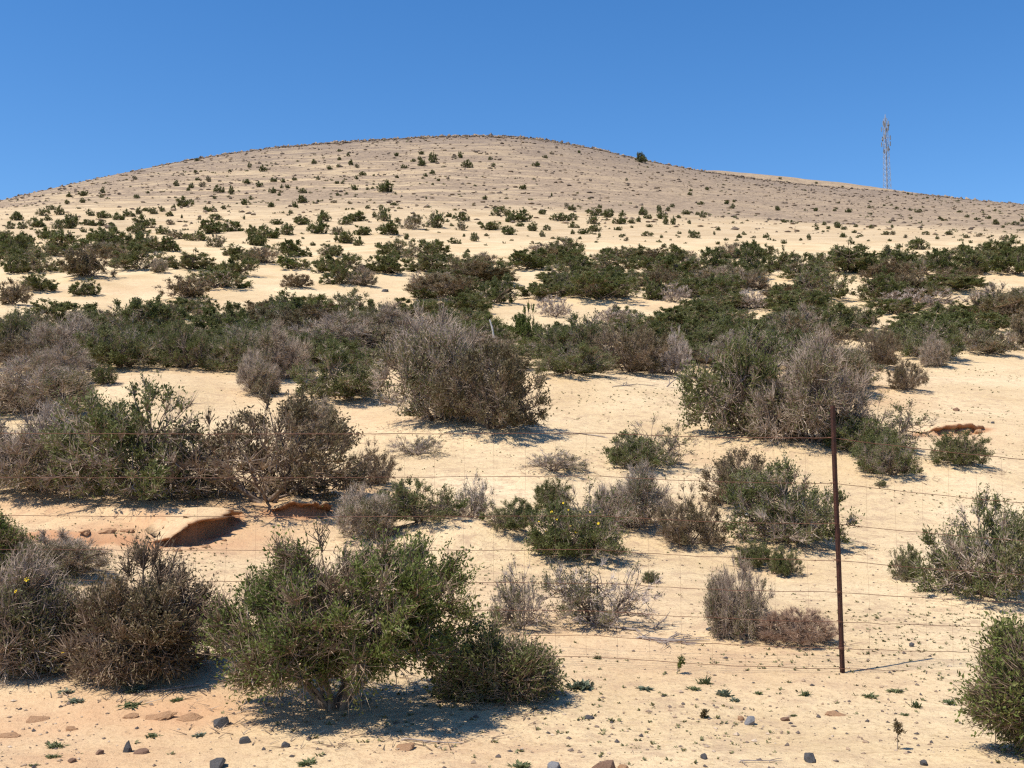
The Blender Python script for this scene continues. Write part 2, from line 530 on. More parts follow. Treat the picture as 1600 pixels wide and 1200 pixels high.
# dense belt, listed row by row from the far edge to the near one
BELT = [
    ('topmost row', [(0, 46, 393, 430, 'green'), (36, 96, 396, 428, 'mixed'), (95, 182, 378, 437, 'brown'), (176, 262, 384, 424, 'mixed'),
                     (235, 264, 402, 428, 'grey'), (256, 338, 390, 424, 'green'), (335, 402, 398, 434, 'green'), (378, 440, 384, 414, 'grey'),
                     (434, 488, 395, 423, 'bright'), (484, 562, 391, 430, 'green'), (566, 640, 391, 430, 'green'), (628, 704, 391, 428, 'green'),
                     (692, 764, 393, 432, 'mixed'), (776, 872, 387, 424, 'green'), (850, 932, 400, 440, 'mixed'), (916, 1000, 398, 430, 'mixed'),
                     (988, 1082, 394, 438, 'green'), (1068, 1142, 388, 430, 'mixed'), (1128, 1202, 381, 438, 'mixed'), (1188, 1248, 386, 425, 'green'),
                     (1214, 1302, 395, 440, 'mixed'), (1268, 1372, 376, 430, 'green'), (1344, 1432, 384, 432, 'mixed'), (1418, 1502, 390, 436, 'mixed'),
                     (1486, 1562, 382, 430, 'green'), (1548, 1625, 382, 432, 'green')]),
    ('second row', [(-12, 52, 434, 480, 'brown'), (26, 92, 424, 458, 'green'), (108, 160, 435, 464, 'green'), (290, 390, 414, 454, 'olive'),
                    (248, 326, 428, 470, 'brown'), (434, 492, 424, 452, 'brown'), (504, 562, 412, 448, 'green'), (540, 588, 416, 450, 'grey'),
                    (636, 742, 428, 472, 'brown'), (682, 800, 408, 446, 'brown'), (738, 806, 428, 478, 'olive'),
                    (804, 892, 436, 470, 'green'), (878, 1002, 424, 474, 'green'), (1000, 1042, 430, 472, 'green'), (1030, 1078, 440, 475, 'dry'),
                    (1066, 1158, 428, 472, 'mixed'), (1128, 1206, 420, 456, 'grey'), (1224, 1332, 416, 472, 'mixed'), (1334, 1424, 420, 476, 'green'), (1438, 1552, 424, 458, 'green')]),
    ('third row', [(54, 182, 466, 520, 'green'), (168, 290, 460, 530, 'mixed'), (236, 292, 468, 520, 'brown'), (290, 402, 470, 540, 'green'),
                   (394, 464, 460, 522, 'olive'), (470, 534, 463, 502, 'bright'), (518, 590, 450, 496, 'mixed'), (588, 684, 466, 502, 'green'),
                   (684, 772, 454, 492, 'green'), (838, 894, 458, 498, 'dry'), (924, 994, 474, 512, 'dry'), (798, 854, 474, 546, 'bright'),
                   (998, 1134, 474, 528, 'green'), (1060, 1112, 462, 496, 'mixed'), (1148, 1202, 448, 490, 'dry'), (1188, 1298, 444, 494, 'green'),
                   (1372, 1492, 448, 488, 'dry'), (1508, 1620, 444, 502, 'grey'), (1268, 1352, 478, 532, 'mixed'), (1388, 1562, 474, 532, 'green'), (1576, 1640, 478, 552, 'brown')]),
    ('nearest row', [(-25, 62, 488, 566, 'mixed'), (40, 152, 498, 572, 'grey'), (128, 262, 498, 582, 'olive'), (248, 334, 498, 584, 'green'),
                     (328, 424, 516, 588, 'mixed'), (40, 148, 540, 612, 'grey'), (394, 484, 518, 600, 'grey'), (468, 612, 496, 566, 'grey'), (556, 704, 488, 560, 'grey'),
                     (698, 802, 496, 548, 'bright'), (458, 604, 538, 632, 'olive'), (840, 954, 490, 576, 'mixed'), (926, 1044, 498, 590, 'brown'),
                     (826, 954, 538, 600, 'olive'), (1016, 1084, 516, 592, 'dry'), (1076, 1170, 488, 545, 'olive'), (1198, 1304, 478, 552, 'grey'), (1342, 1404, 502, 578, 'brown'),
                     (1396, 1504, 500, 566, 'olive'), (1498, 1592, 512, 558, 'grey'), (1440, 1482, 528, 576, 'grey'), (1238, 1352, 536, 622, 'grey')]),
]


def fill_belt():
    """the belt is closed scrub: more bushes between the ones picked out above, off the bare patches"""
    r = random.Random(77)
    dense = [(560, 1640, 402, 444, 38), (640, 1640, 444, 500, 46), (-20, 620, 480, 588, 56), (600, 1640, 500, 584, 58), (-20, 262, 388, 436, 9), (250, 560, 400, 440, 4), (1080, 1380, 560, 640, 5)]
    bare = [(262, 432, 430, 462), (160, 250, 436, 480), (0, 170, 462, 492), (400, 440, 408, 462), (588, 640, 430, 492), (774, 832, 446, 500), (876, 944, 472, 500), (1204, 1236, 424, 448), (1308, 1362, 442, 480),
            (1536, 1640, 430, 448), (1486, 1522, 450, 470), (170, 385, 578, 640), (840, 1085, 588, 690), (1000, 1032, 460, 482), (1380, 1640, 556, 700), (520, 600, 440, 452), (470, 520, 436, 462), (60, 108, 436, 470)]
    have = [((a[0] + a[1]) / 2, a[3]) for _, items in BELT for a in items]
    kinds = ['green'] * 4 + ['mixed'] * 5 + ['olive'] * 5 + ['brown'] * 2 + ['grey'] * 2 + ['bright'] * 1
    for x0, x1, y0, y1, n in dense:
        got = tries = 0
        while got < n and tries < 3000:
            tries += 1
            cx, by = r.uniform(x0, x1), r.uniform(y0, y1)
            w = r.uniform(52, 98) * (.66 + (by - 380) / 300)
            h = w * r.uniform(.36, .56)
            if any(cx + w * .42 > b[0] and cx - w * .42 < b[1] and by > b[2] and by - h * .8 < b[3] for b in bare):
                continue
            if any(abs(cx - a) < w * .33 and abs(by - b) < 9 for a, b in have):
                continue
            have.append((cx, by)); got += 1
            row = 0 if by <= 440 else (1 if by <= 480 else (2 if by <= 532 else 3))
            BELT[row][1].append((cx - w / 2, cx + w / 2, by - h, by, r.choice(kinds)))


fill_belt()
# shrubs scattered over the hill: x, base, width, height (kind letter: g green, m mixed, y grey)
HILL = """26,344,22,13;17,358,14,12,m;34,358,18,12,m;57,355,30,16;75,345,12,8;67,337,20,12,m;79,328,14,8,m;93,336,15,14;109,357,28,22;90,358,20,14,m;141,337,12,10;163,341,24,11;185,344,20,12;200,338,14,10;208,339,10,6;217,335,10,12;229,330,14,6;238,334,16,9,m;227,356,34,18;160,353,14,9;145,353,14,8;130,363,10,8;136,352,22,7,m;254,331,10,8;265,338,14,7;271,328,10,8;290,323,30,14;320,329,8,7;330,331,16,9;349,327,10,6,m;266,351,16,8,y;338,344,22,10,m;108,308,11,6;131,306,17,8;129,317,11,8;105,319,11,6,m;160,302,9,8,m;159,309,9,5,m;214,310,12,6,m;231,302,8,4;275,291,10,9,m;299,294,9,9;294,298,8,5;316,292,12,8,y;325,284,12,10,y;309,282,10,5;306,271,10,5;342,301,18,12;361,304,11,14;386,287,15,8;382,320,12,10;392,312,10,6;335,311,7,5;390,262,7,8,m;359,269,8,4;210,281,9,7,y;307,252,11,5,m;284,341,4,6;381,343,4,7;330,365,42,20;360,362,40,18,m;338,386,28,20,y;305,376,36,14,m;395,383,22,20;392,365,20,14;264,393,38,20;255,366,22,12;275,374,36,14,y;165,376,50,22;78,373,36,16;97,390,60,30,m;220,390,40,28,m;215,365,34,8,m;175,356,12,8;30,395,50,30,m;8,375,30,14,m;10,400,60,28;140,400,60,24,m;411,268,14,9;406,292,13,8;427,284,14,7;442,285,10,7;440,294,7,6;449,294,11,6;425,302,14,9;436,306,6,6;464,296,5,5;473,302,15,8;472,317,20,11;460,324,11,10;424,324,14,8;454,334,8,6;497,316,6,4;497,281,7,6,m;460,282,10,5,m;514,265,10,7;491,256,11,7;530,250,8,5;529,261,8,5,m;548,258,10,8;557,262,10,7,y;544,244,7,5;530,237,8,4;567,274,14,6;557,280,8,6;584,275,5,3;620,278,8,4;526,287,10,4;535,287,6,4;553,297,13,9;574,297,7,5,m;527,306,6,6;542,304,6,4,m;546,319,9,5,y;522,317,12,4,y;617,321,14,5;575,326,9,6;620,244,9,6;631,263,12,6;659,259,16,10;656,250,10,6;659,241,11,5;646,253,10,5,m;676,254,17,15;719,247,10,11;710,247,9,5,y;730,262,20,12;675,272,11,7;665,276,9,6;685,283,7,4;676,289,6,3;757,312,10,6;771,261,8,7,m;766,250,8,6,m;666,311,4,4;786,325,7,4;507,346,24,16;431,351,20,9;449,367,28,18,m;417,372,40,20;407,384,26,17;494,365,34,20;472,351,30,8;557,346,36,13;539,351,24,12,m;585,340,8,10;601,345,24,21,m;620,348,10,8,m;645,358,38,22,y;682,356,30,26,m;721,345,24,14,m;721,360,18,14,y;701,339,12,7;699,347,8,5;542,380,32,20;560,384,18,14;605,366,38,18;567,367,30,14;527,367,22,14,y;489,384,11,6;635,374,10,10;592,387,11,9;710,381,20,9;742,377,15,13,m;725,370,5,5;760,369,8,4,m;749,351,9,5;770,359,32,13;795,367,26,13;782,337,30,9,m;797,347,14,14;731,394,8,5;680,390,7,4;416,387,10,4;812,346,34,20;812,354,14,7;847,335,14,7;894,329,16,9;885,325,10,8,y;875,345,30,12;894,344,16,10,m;832,361,18,13;854,360,13,8,m;847,370,10,9,m;895,356,18,9;910,366,17,9;895,366,8,7;930,362,20,12;927,350,20,14,m;930,337,28,12,m;950,340,20,13;937,325,9,6;937,371,5,8;972,338,13,9;967,350,22,11;1005,336,16,12;1012,342,12,9;997,347,9,8;986,349,14,6,m;967,360,13,6;1014,355,10,5;1030,330,10,9;1031,342,11,14;1040,351,9,15;1051,351,9,12;1044,330,9,7,m;1050,324,9,6;1072,335,17,7;1061,341,8,4;1099,340,11,10,m;1090,336,8,5;1135,319,11,6;1147,316,6,4;1145,326,9,8,m;1105,297,8,5;1080,299,7,4;1078,305,9,5;1094,320,14,5,m;1086,372,20,11,m;1078,365,6,6;1116,367,4,6;1122,360,9,5;1155,372,10,6;1162,367,7,5,m;1197,372,9,8;1122,382,8,5;1135,376,8,4;1011,369,17,7,m;1034,372,6,5;987,356,6,4;975,369,6,4;979,377,9,7,y;882,379,12,6,y;906,374,7,4;932,379,6,3;867,394,17,8,m;896,394,10,6,y;950,394,15,8,m;1037,387,10,6,m;1051,389,13,8,m;1077,350,5,7,m;817,296,14,7;837,260,14,7;862,307,4,6;979,282,5,4;852,247,9,5,m;862,241,9,4,y;905,239,6,4;1215,329,10,7;1275,330,9,6;1327,332,12,6;1304,330,7,4;1307,327,5,3;1360,335,7,3,m;1359,325,8,3;1310,318,7,3;1360,316,7,2;1382,322,6,3;1401,326,8,3;1422,329,8,4;1435,332,14,4;1469,343,9,4;1500,332,10,3;1511,340,7,5;1527,344,10,4;1544,342,9,5;1556,351,12,8;1567,356,7,4;1597,347,7,7;1586,352,12,6,m;1227,348,12,4;1237,348,9,4;1275,354,7,5;1276,359,7,5;1288,352,7,6;1294,358,8,5;1309,356,13,9;1319,359,11,4;1337,355,7,5;1362,357,9,6,m;1394,356,5,5;1334,364,9,4;1344,370,9,4;1317,371,11,7;1264,373,8,8;1224,381,9,7;1251,376,6,4;1286,363,6,3;1384,367,14,5,m;1395,367,10,7,y;1415,372,8,6,y;1404,387,11,7;1447,367,12,6,m;1465,374,7,5;1482,367,14,6,m;1510,372,10,5,m;1530,370,14,5,y;1516,380,6,5;1570,375,14,8,y;1390,377,6,4;1439,359,4,3;1357,377,5,3;1436,390,36,18,m;1219,280,7,3,m;1230,286,8,3,m;1276,287,6,3;1316,293,6,3;1449,310,5,3;1461,313,4,3;1496,315,7,3;1419,304,5,3"""
HILL_SPECIAL = {(1002, 254): 'lone round bush standing out against the sky on the ridge right of the summit',
                (600, 300): 'largest lone bush halfway up the hill, left of the summit',
                (676, 254): 'tall dark bush close below the summit, left of the middle',
                (730, 262): 'wide dark bush close below the summit, right of the tall one',
                (817, 296): 'lone dark bush with a pale sand streak high on the hill, right of the middle',
                (837, 260): 'spreading olive bush just below the crest right of the summit',
                (757, 312): 'lone small dark shrub in the bare middle of the hillside',
                (290, 323): 'large dark shrub on the left flank of the hill with two smaller ones beside it',
                (342, 301): 'left one of a pair of dark shrubs high on the left flank',
                (361, 304): 'upright right one of a pair of dark shrubs high on the left flank',
                (1436, 390): 'broad bush on a pale sand patch just above the scrub belt at right',
                (645, 358): 'loose grey shrub on pale sand at the foot of the hill, left of the middle',
                (710, 381): 'low dome shrub alone on pale sand just above the scrub belt in the middle',
                (635, 374): 'small round dark shrub alone on pale sand at the foot of the hill',
                (1086, 372): 'grey-brown mound shrub at the foot of the hill, right of the middle'}

# ------------------------------------------------------------------ eroded banks (world lines found on the ground)
def gline(pp):
    return [ground_at(*p) for p in pp]


BANK1 = gline([(252, 853), (275, 852), (300, 851), (325, 850), (345, 846), (362, 836), (378, 826)])
BANK1B = gline([(20, 842), (70, 846), (120, 850), (175, 850), (222, 852)])
BANK2 = gline([(422, 814), (450, 815), (475, 815), (497, 813), (516, 808)])
BANK1 = gline([(234, 853), (250, 853), (273, 850), (300, 847), (318, 841), (333, 834), (350, 828), (366, 819)])
BANK3 = gline([(1432, 680), (1462, 679), (1490, 677), (1515, 675), (1540, 670)])
SCARPS += [(BANK1B, .09, .9), (BANK1, .21, 1.1), (BANK2, .13, .9), (BANK3, .15, 1.0)]

# ------------------------------------------------------------------ where each shrub stands
def place(x0, x1, yt, yb, back=.16):
    cx = (x0 + x1) / 2
    gx, gy = ground_at(cx, yb)
    depth = gy
    w = (x1 - x0) * depth / F
    dd = w * .85
    gy2 = gy + back * dd
    gx2 = gx * gy2 / gy
    d = ray(cx, yt)
    ztop = d[2] * (gy2 / d[1]) + CAMZ
    w = (x1 - x0) * gy2 / F
    return gx2, gy2, w, dd, ztop


PLAN = []        # (x, y, w, d, ztop, kind, label, group, name)
NAMEK = {'sparse': 'dry_bush', 'folive': 'green_bush', 'fgreen': 'green_bush', 'green': 'green_bush', 'bright': 'green_bush', 'mixed': 'scrub_bush', 'olive': 'scrub_bush', 'fbrown': 'brown_bush', 'brown': 'brown_bush',
         'grey': 'twiggy_bush', 'fgrey': 'twiggy_bush', 'dry': 'dry_bush', 'red': 'dry_bush'}
for (x0, x1, yt, yb, kind, label) in NEAR:
    PLAN.append((*place(x0, x1, yt, yb, 0 if kind == 'fgreen' else (.05 if kind[0] == 'f' else .04)), kind, label, 'bushes on the near slope', NAMEK[kind]))
_ONES = ['', 'first', 'second', 'third', 'fourth', 'fifth', 'sixth', 'seventh', 'eighth', 'ninth', 'tenth', 'eleventh', 'twelfth', 'thirteenth', 'fourteenth', 'fifteenth', 'sixteenth', 'seventeenth', 'eighteenth', 'nineteenth']
_TENS = {2: ('twenty', 'twentieth'), 3: ('thirty', 'thirtieth'), 4: ('forty', 'fortieth'), 5: ('fifty', 'fiftieth'), 6: ('sixty', 'sixtieth'), 7: ('seventy', 'seventieth'), 8: ('eighty', 'eightieth'), 9: ('ninety', 'ninetieth')}


def ordinal(i):
    n = i + 1
    if n < 20: return _ONES[n]
    t, o = divmod(n, 10)
    return _TENS[t][1] if o == 0 else _TENS[t][0] + '-' + _ONES[o]


ADJ = {'green': 'dark green', 'bright': 'bright green', 'mixed': 'grey-green', 'olive': 'olive', 'brown': 'brownish', 'grey': 'grey twiggy', 'dry': 'pale dry'}
for row, items in BELT:
    count = {}
    for (x0, x1, yt, yb, kind) in sorted(items, key=lambda q: q[0] + q[1]):
        third = ('left third', 'middle third', 'right third')[min(2, max(0, int((x0 + x1) / 2 / 534)))]
        lab = '%s bush, %s from the left in the %s of scrub, %s' % (ADJ[kind], ordinal(count.get(third, 0)), row, third)
        count[third] = count.get(third, 0) + 1
        PLAN.append((*place(x0, x1, yt, yb, .08), kind, lab, 'bushes of the dense scrub belt', NAMEK[kind]))
for (x, y, w, d, zt, kind, *_r) in PLAN:
    MOUNDS.append((x, y + .05 * d, .55 * w, min(.06 * w, .11) * (1.0 if y > 9 else .6)))
MOUNDS += [(*ground_at(690, 850), .55, .16), (*ground_at(770, 850), .5, .14), (*ground_at(250, 612), 1.6, .25), (*ground_at(950, 615), 1.8, .18)]


# ------------------------------------------------------------------ ground sheet
def build_ground():
    ys = [-160, -120, -90, -65, -45, -30, -20, -13, -8, -4, -1.5, 0.3, 1.6, 2.4]
    y = 3.0
    while y < 420:
        ys.append(y)
        y += y * (.0066 if 4.5 < y < 15 else .0115)
    y = 430
    while y < 2500:
        ys.append(y); y *= 1.12
    ys = np.array(ys)
    u = np.arange(-.57, .5701, .0026)
    o = []
    v = .58
    while v < 24:
        o.append(v); v = v * 1.1 + .004
    o = np.array(o)
    u = np.concatenate([-o[::-1], u, o])
    W = np.sqrt(np.maximum(ys, 0) ** 2 + 9)
    X = W[:, None] * u[None, :]
    Y = np.broadcast_to(ys[:, None], X.shape).copy()
    Z = height(X, Y)
    nr, nc = X.shape
    V = np.stack([X, Y, Z], -1).reshape(-1, 3)
    i = np.arange(nr - 1)[:, None] * nc + np.arange(nc - 1)[None, :]
    q = np.stack([i, i + 1, i + nc + 1, i + nc], -1).reshape(-1, 4)
    # what the ground is made of, place by place
    red = np.zeros_like(X)
    for px, py, r, a in ((330, 842, 1.0, .9), (190, 845, 1.1, .8), (70, 800, 1.2, .55), (450, 812, .8, .7), (560, 780, .9, .4), (80, 1125, .8, .8), (260, 1125, .6, .95), (150, 1180, .7, .6), (700, 1180, .6, .4), (1480, 682, .8, .6), (1100, 720, .8, .25), (620, 660, 1.2, .3)):
        gx, gy = ground_at(px, py)
        red = np.maximum(red, a * np.exp(-((X - gx) ** 2 + ((Y - gy) * 1.3) ** 2) / (r * r)))
    red = np.maximum(red, .30 * sstep(.05, .5, fbm(X * .25, Y * .25, 61, 3)) * (1 - sstep(40, 60, Y)))
    for pts, h, wd in SCARPS:
        dd_, run = polyline_dist(X, Y, pts)
        red = np.maximum(red, 1.25 * np.exp(-(dd_ / .16) ** 2))
    raw_shade = np.zeros_like(X)  # bank faces: bare red earth with the hollows' shade painted in
    for pts, h, wd in SCARPS:
        dd_, run = polyline_dist(X, Y, pts)
        raw_shade = np.maximum(raw_shade, np.exp(-((dd_ - .0) / .09) ** 2) * min(1, h * 6) * .9)
    stony = sstep(118, 185, Y + 22 * fbm(X * .03, Y * .03, 71, 3) - np.clip(X, -120, 120) * -.12)
    stony = np.maximum(stony, .35 * sstep(84, 110, Y))
    stony = np.where(Y > YR + 15, stony * .9, stony)
    crust = sstep(200, 292, Y + 20 * fbm(X * .02, Y * .02, 81, 3)) * (1 - sstep(YR + 4, YR + 16, Y) * .9) * .85
    grit = .55 + .45 * sstep(-.2, .4, fbm(X * .5, Y * .5, 91, 2))
    grit = grit * (1 - .5 * sstep(25, 70, Y))
    me = mesh_from('ground', V, q, mats=[ground_material()], smooth=True,
                   attrs={'red': red.ravel(), 'stony': stony.ravel(), 'crust': crust.ravel(), 'grit': grit.ravel(), 'raw_shade': raw_shade.ravel(), 'even': (.45 + .40 * sstep(-30, 40, X)).ravel()})
    g = link(bpy.data.objects.new('ground', me))
    tag(g, 'pale sandy slope rising to a rounded stony hill', None, None, 'structure')


build_ground()


# ------------------------------------------------------------------ shrub builder
def shrub_geo(seed, n2, ntw, nlf, tlen, trad, llen, lwid, nlobe=9, stem_r=.022, spread=1.0, gap=.0, trunk=False, upright=.5, kink=True, asp=(1, 1, 1)):
    """a shrub of half-width 1 and height 1: stems to a handful of lobes, branches to clumps, twigs, leaves"""
    r = np.random.default_rng(seed)
    ang = np.arange(nlobe - 1) * 2 * math.pi / (nlobe - 1) + r.uniform(-.4, .4, nlobe - 1) + r.uniform(0, 6)
    rho = r.uniform(.36, .62, nlobe - 1) * spread
    lc = np.stack([rho * np.cos(ang), rho * np.sin(ang), r.uniform(.16, .50, nlobe - 1)], 1)
    lc = np.concatenate([[[r.uniform(-.25, .25), r.uniform(-.25, .25), .60]], lc])
    lr = np.concatenate([[.44], r.uniform(.30, .45, nlobe - 1)])
    if trunk:
        lc[:, 2] = lc[:, 2] * .72 + .24
        lr = lr * .92
    which = r.choice(nlobe, n2, p=lr ** 2 / (lr ** 2).sum())
    dv = nrm(r.normal(size=(n2, 3)))
    nd = lc[which] + dv * lr[which][:, None] * (.45 + .55 * np.sqrt(r.random(n2)))[:, None]
    lo = .05 if not trunk else .11 + .30 * vnoise(nd[:, 0] * 2.2 + 9, nd[:, 1] * 2.2, seed)
    nd[:, 2] = np.where(nd[:, 2] < lo, lo + np.abs(nd[:, 2] - lo) * .5, nd[:, 2]) if trunk else np.where(nd[:, 2] < .05, .05 + np.abs(nd[:, 2] - .05) * .6, nd[:, 2])
    if gap > 0:
        keep = vnoise(nd[:, 0] * 3 + seed, nd[:, 1] * 3 + nd[:, 2] * 3.3, seed) > gap
        nd = nd[keep]; which = which[keep]; n2 = len(nd)
    lc = lc * np.array(asp); nd = nd * np.array(asp)
    # main stems
    K = 7
    t = np.linspace(0, 1, K)[None, :, None]
    root = np.stack([r.normal(0, .045, nlobe), r.normal(0, .045, nlobe), np.full(nlobe, -.05)], 1)
    if trunk:
        root[:, :2] *= .5
    ctl = lc * np.array([.55, .55, .42 if not trunk else .5])
    S = (1 - t) ** 2 * root[:, None] + 2 * t * (1 - t) * ctl[:, None] + t ** 2 * lc[:, None]
    S = S + r.normal(0, .018, S.shape) * np.sin(math.pi * t)
    SR = stem_r * np.linspace(1.0, .35, K)[None, :] * r.uniform(.7, 1.2, (nlobe, 1))
    # branches
    K2 = 4
    si = r.integers(3, K, n2)
    st = S[which, si]
    t2 = np.linspace(0, 1, K2)[None, :, None]
    Bp = st[:, None] * (1 - t2) + nd[:, None] * t2
    Bp = Bp + r.normal(0, .03, Bp.shape) * np.sin(math.pi * t2)
    BR = stem_r * .38 * np.linspace(1, .4, K2)[None, :] * r.uniform(.6, 1.2, (n2, 1))
    v1, q1 = tubes(S, SR, 5); v2, q2 = tubes(Bp, BR, 3)
    stems = (np.concatenate([v1, v2]), np.concatenate([q1, q2 + len(v1)]))
    # twigs
    ti = r.integers(0, n2, ntw)
    s = r.uniform(.45, 1, ntw)[:, None]
    a = Bp[ti, 2] * (1 - s) + Bp[ti, 3] * s
    out = nrm(nd[ti] - lc[which[ti]] * .85)
    td = nrm(.9 * out + np.array([0, 0, upright]) + r.normal(0, .6, (ntw, 3)))
    ln = tlen * r.uniform(.5, 1.5, ntw)[:, None]
    b = a + td * ln
    b[:, 2] = np.maximum(b[:, 2], .015)
    cl = r.random(n2)
    tvar = np.clip(.55 * cl[ti] + .45 * r.random(ntw), 0, 1)
    if kink:
        mid = (a + b) / 2 + r.normal(0, .14, a.shape) * ln
        vA, qA = tubes(np.stack([a, mid], 1), np.stack([np.full(ntw, trad), np.full(ntw, trad * .8)], 1), 3)
        vB, tB = cones(mid, b + r.normal(0, .08, a.shape) * ln, np.full(ntw, trad * .8))
        twigs = (np.concatenate([vA, vB]), qA, tB + len(vA), np.concatenate([np.repeat(tvar, 6), np.repeat(tvar, 4)]))
    else:
        vB, tB = cones(a, b, np.full(ntw, trad))
        twigs = (vB, np.zeros((0, 4), int), tB, np.repeat(tvar, 4))
    # leaves
    if nlf > 0:
        # only some clumps carry leaves thickly
        wgt = (.06 + r.random(n2) ** 1.5) * (.22 + sstep(.3, .65, vnoise(nd[:, 0] * 1.6 + seed * .37, nd[:, 1] * 1.6 + nd[:, 2] * 1.3, seed + 3)))
        pw = wgt[ti]; pw = pw / pw.sum()
        li = r.choice(ntw, nlf, p=pw)
        s = r.uniform(.15, 1.05, nlf)[:, None]
        p = a[li] * (1 - s) + b[li] * s + r.normal(0, .012, (nlf, 3))
        d = nrm(td[li] * .6 + r.normal(0, .7, (nlf, 3)) + np.array([0, 0, .25]))
        sd_ = nrm(np.cross(d, r.normal(size=(nlf, 3))))
        L = llen * r.uniform(.45, 1.55, (nlf, 1)); Wd = lwid * r.uniform(.55, 1.45, (nlf, 1))
        lift = np.cross(d, sd_) * L * .12
        V = np.stack([p, p + d * L * .5 + sd_ * Wd * .5 + lift, p + d * L, p + d * L * .5 - sd_ * Wd * .5 + lift], 1)
        V[:, :, 2] = np.maximum(V[:, :, 2], .01)
        lvar = np.clip(.6 * cl[ti[li]] + .4 * r.random(nlf), 0, 1)
        leaves = (V.reshape(-1, 3), np.arange(nlf * 4).reshape(-1, 4), np.repeat(lvar, 4))
    else:
        leaves = None
    return stems, twigs, leaves


#          twigs, leaves, leaf material, twig material, gap, upright
KINDS = {'green': (.55, 1.35, 'leaf_green', 'twig_brown', .12, .5), 'bright': (.5, 1.4, 'leaf_bright', 'twig_brown', .12, .5),
         'mixed': (1.1, 1.0, 'leaf_green', 'twig_grey', .12, .6), 'olive': (.9, 1.0, 'leaf_green', 'twig_grey', .18, .5),
         'brown': (1.1, .75, 'leaf_brown', 'twig_brown', .16, .5), 'grey': (1.8, .55, 'leaf_olive', 'twig_grey', .13, .7),
         'sparse': (.62, .22, 'leaf_olive', 'twig_pale', .34, .6), 'dry': (1.5, .06, 'leaf_dry', 'twig_pale', .22, .7), 'red': (1.8, .06, 'leaf_dry', 'twig_red', .15, .6)}


def shrub_meshes(seed, kind, lod):
    tw, lf, ml, mt, gap, up = KINDS[kind]
    dry = tw > 1.5
    if lod == 'B':
        st, tg, le = shrub_geo(seed, 260, int(4600 * tw), int(16500 * lf), .19 if dry else .13, .0038, .038, .018, nlobe=10, gap=gap, upright=up * .85, kink=dry)
    else:
        st, tg, le = shrub_geo(seed, 150, int(2100 * tw), int(11500 * lf), .18 if dry else .12, .0080, .054, .028, nlobe=9, gap=gap * .5, upright=up * .8, kink=False)
    a = mesh_from('stems', st[0], st[1], mats=[M['bark']], smooth=True)
    b = mesh_from('twigs', tg[0], tg[1], tg[2], mats=[M[mt]], var=tg[3])
    c = mesh_from('foliage', le[0], le[1], mats=[M[ml]], var=le[2]) if le else None
    return a, b, c


_proto = {}


def proto(kind, lod, k):
    key = (kind, lod, k)
    if key not in _proto:
        _proto[key] = shrub_meshes(hash((len(kind), ord(kind[0]), ord(kind[1]), lod == 'B', k)) % 99991, kind, lod)
    return _proto[key]


FKINDS = {  # unique foreground shrubs, leaf sizes in metres
    'fgreen': dict(tw=9500, lf=46000, ml='leaf_bright', mt='twig_brown', ll=.022, lw=.010, tl=.12, trunk=True, gap=.34, n2=330, sr=.017),
    'fbrown': dict(tw=9000, lf=34000, ml='leaf_brown', mt='twig_brown', ll=.022, lw=.010, tl=.12, trunk=False, gap=.24, n2=300, sr=.011),
    'folive': dict(tw=6000, lf=22000, ml='leaf_green', mt='twig_brown', ll=.022, lw=.010, tl=.11, trunk=False, gap=.26, n2=260, sr=.009),
    'fgrey': dict(tw=11000, lf=18000, ml='leaf_olive', mt='twig_grey', ll=.022, lw=.010, tl=.15, trunk=False, gap=.18, n2=280, sr=.011)}
flowers_mesh = None


def flower_mesh():
    v = []; t = []
    for k in range(7):
        a0 = k * 2 * math.pi / 7
        v += [(0, 0, 0), (.02 * math.cos(a0 - .3), .02 * math.sin(a0 - .3), .004), (.026 * math.cos(a0), .026 * math.sin(a0), .007), (.02 * math.cos(a0 + .3), .02 * math.sin(a0 + .3), .004)]
    return mesh_from('flower', v, [[4 * k, 4 * k + 1, 4 * k + 2, 4 * k + 3] for k in range(7)], mats=[M['petal']])


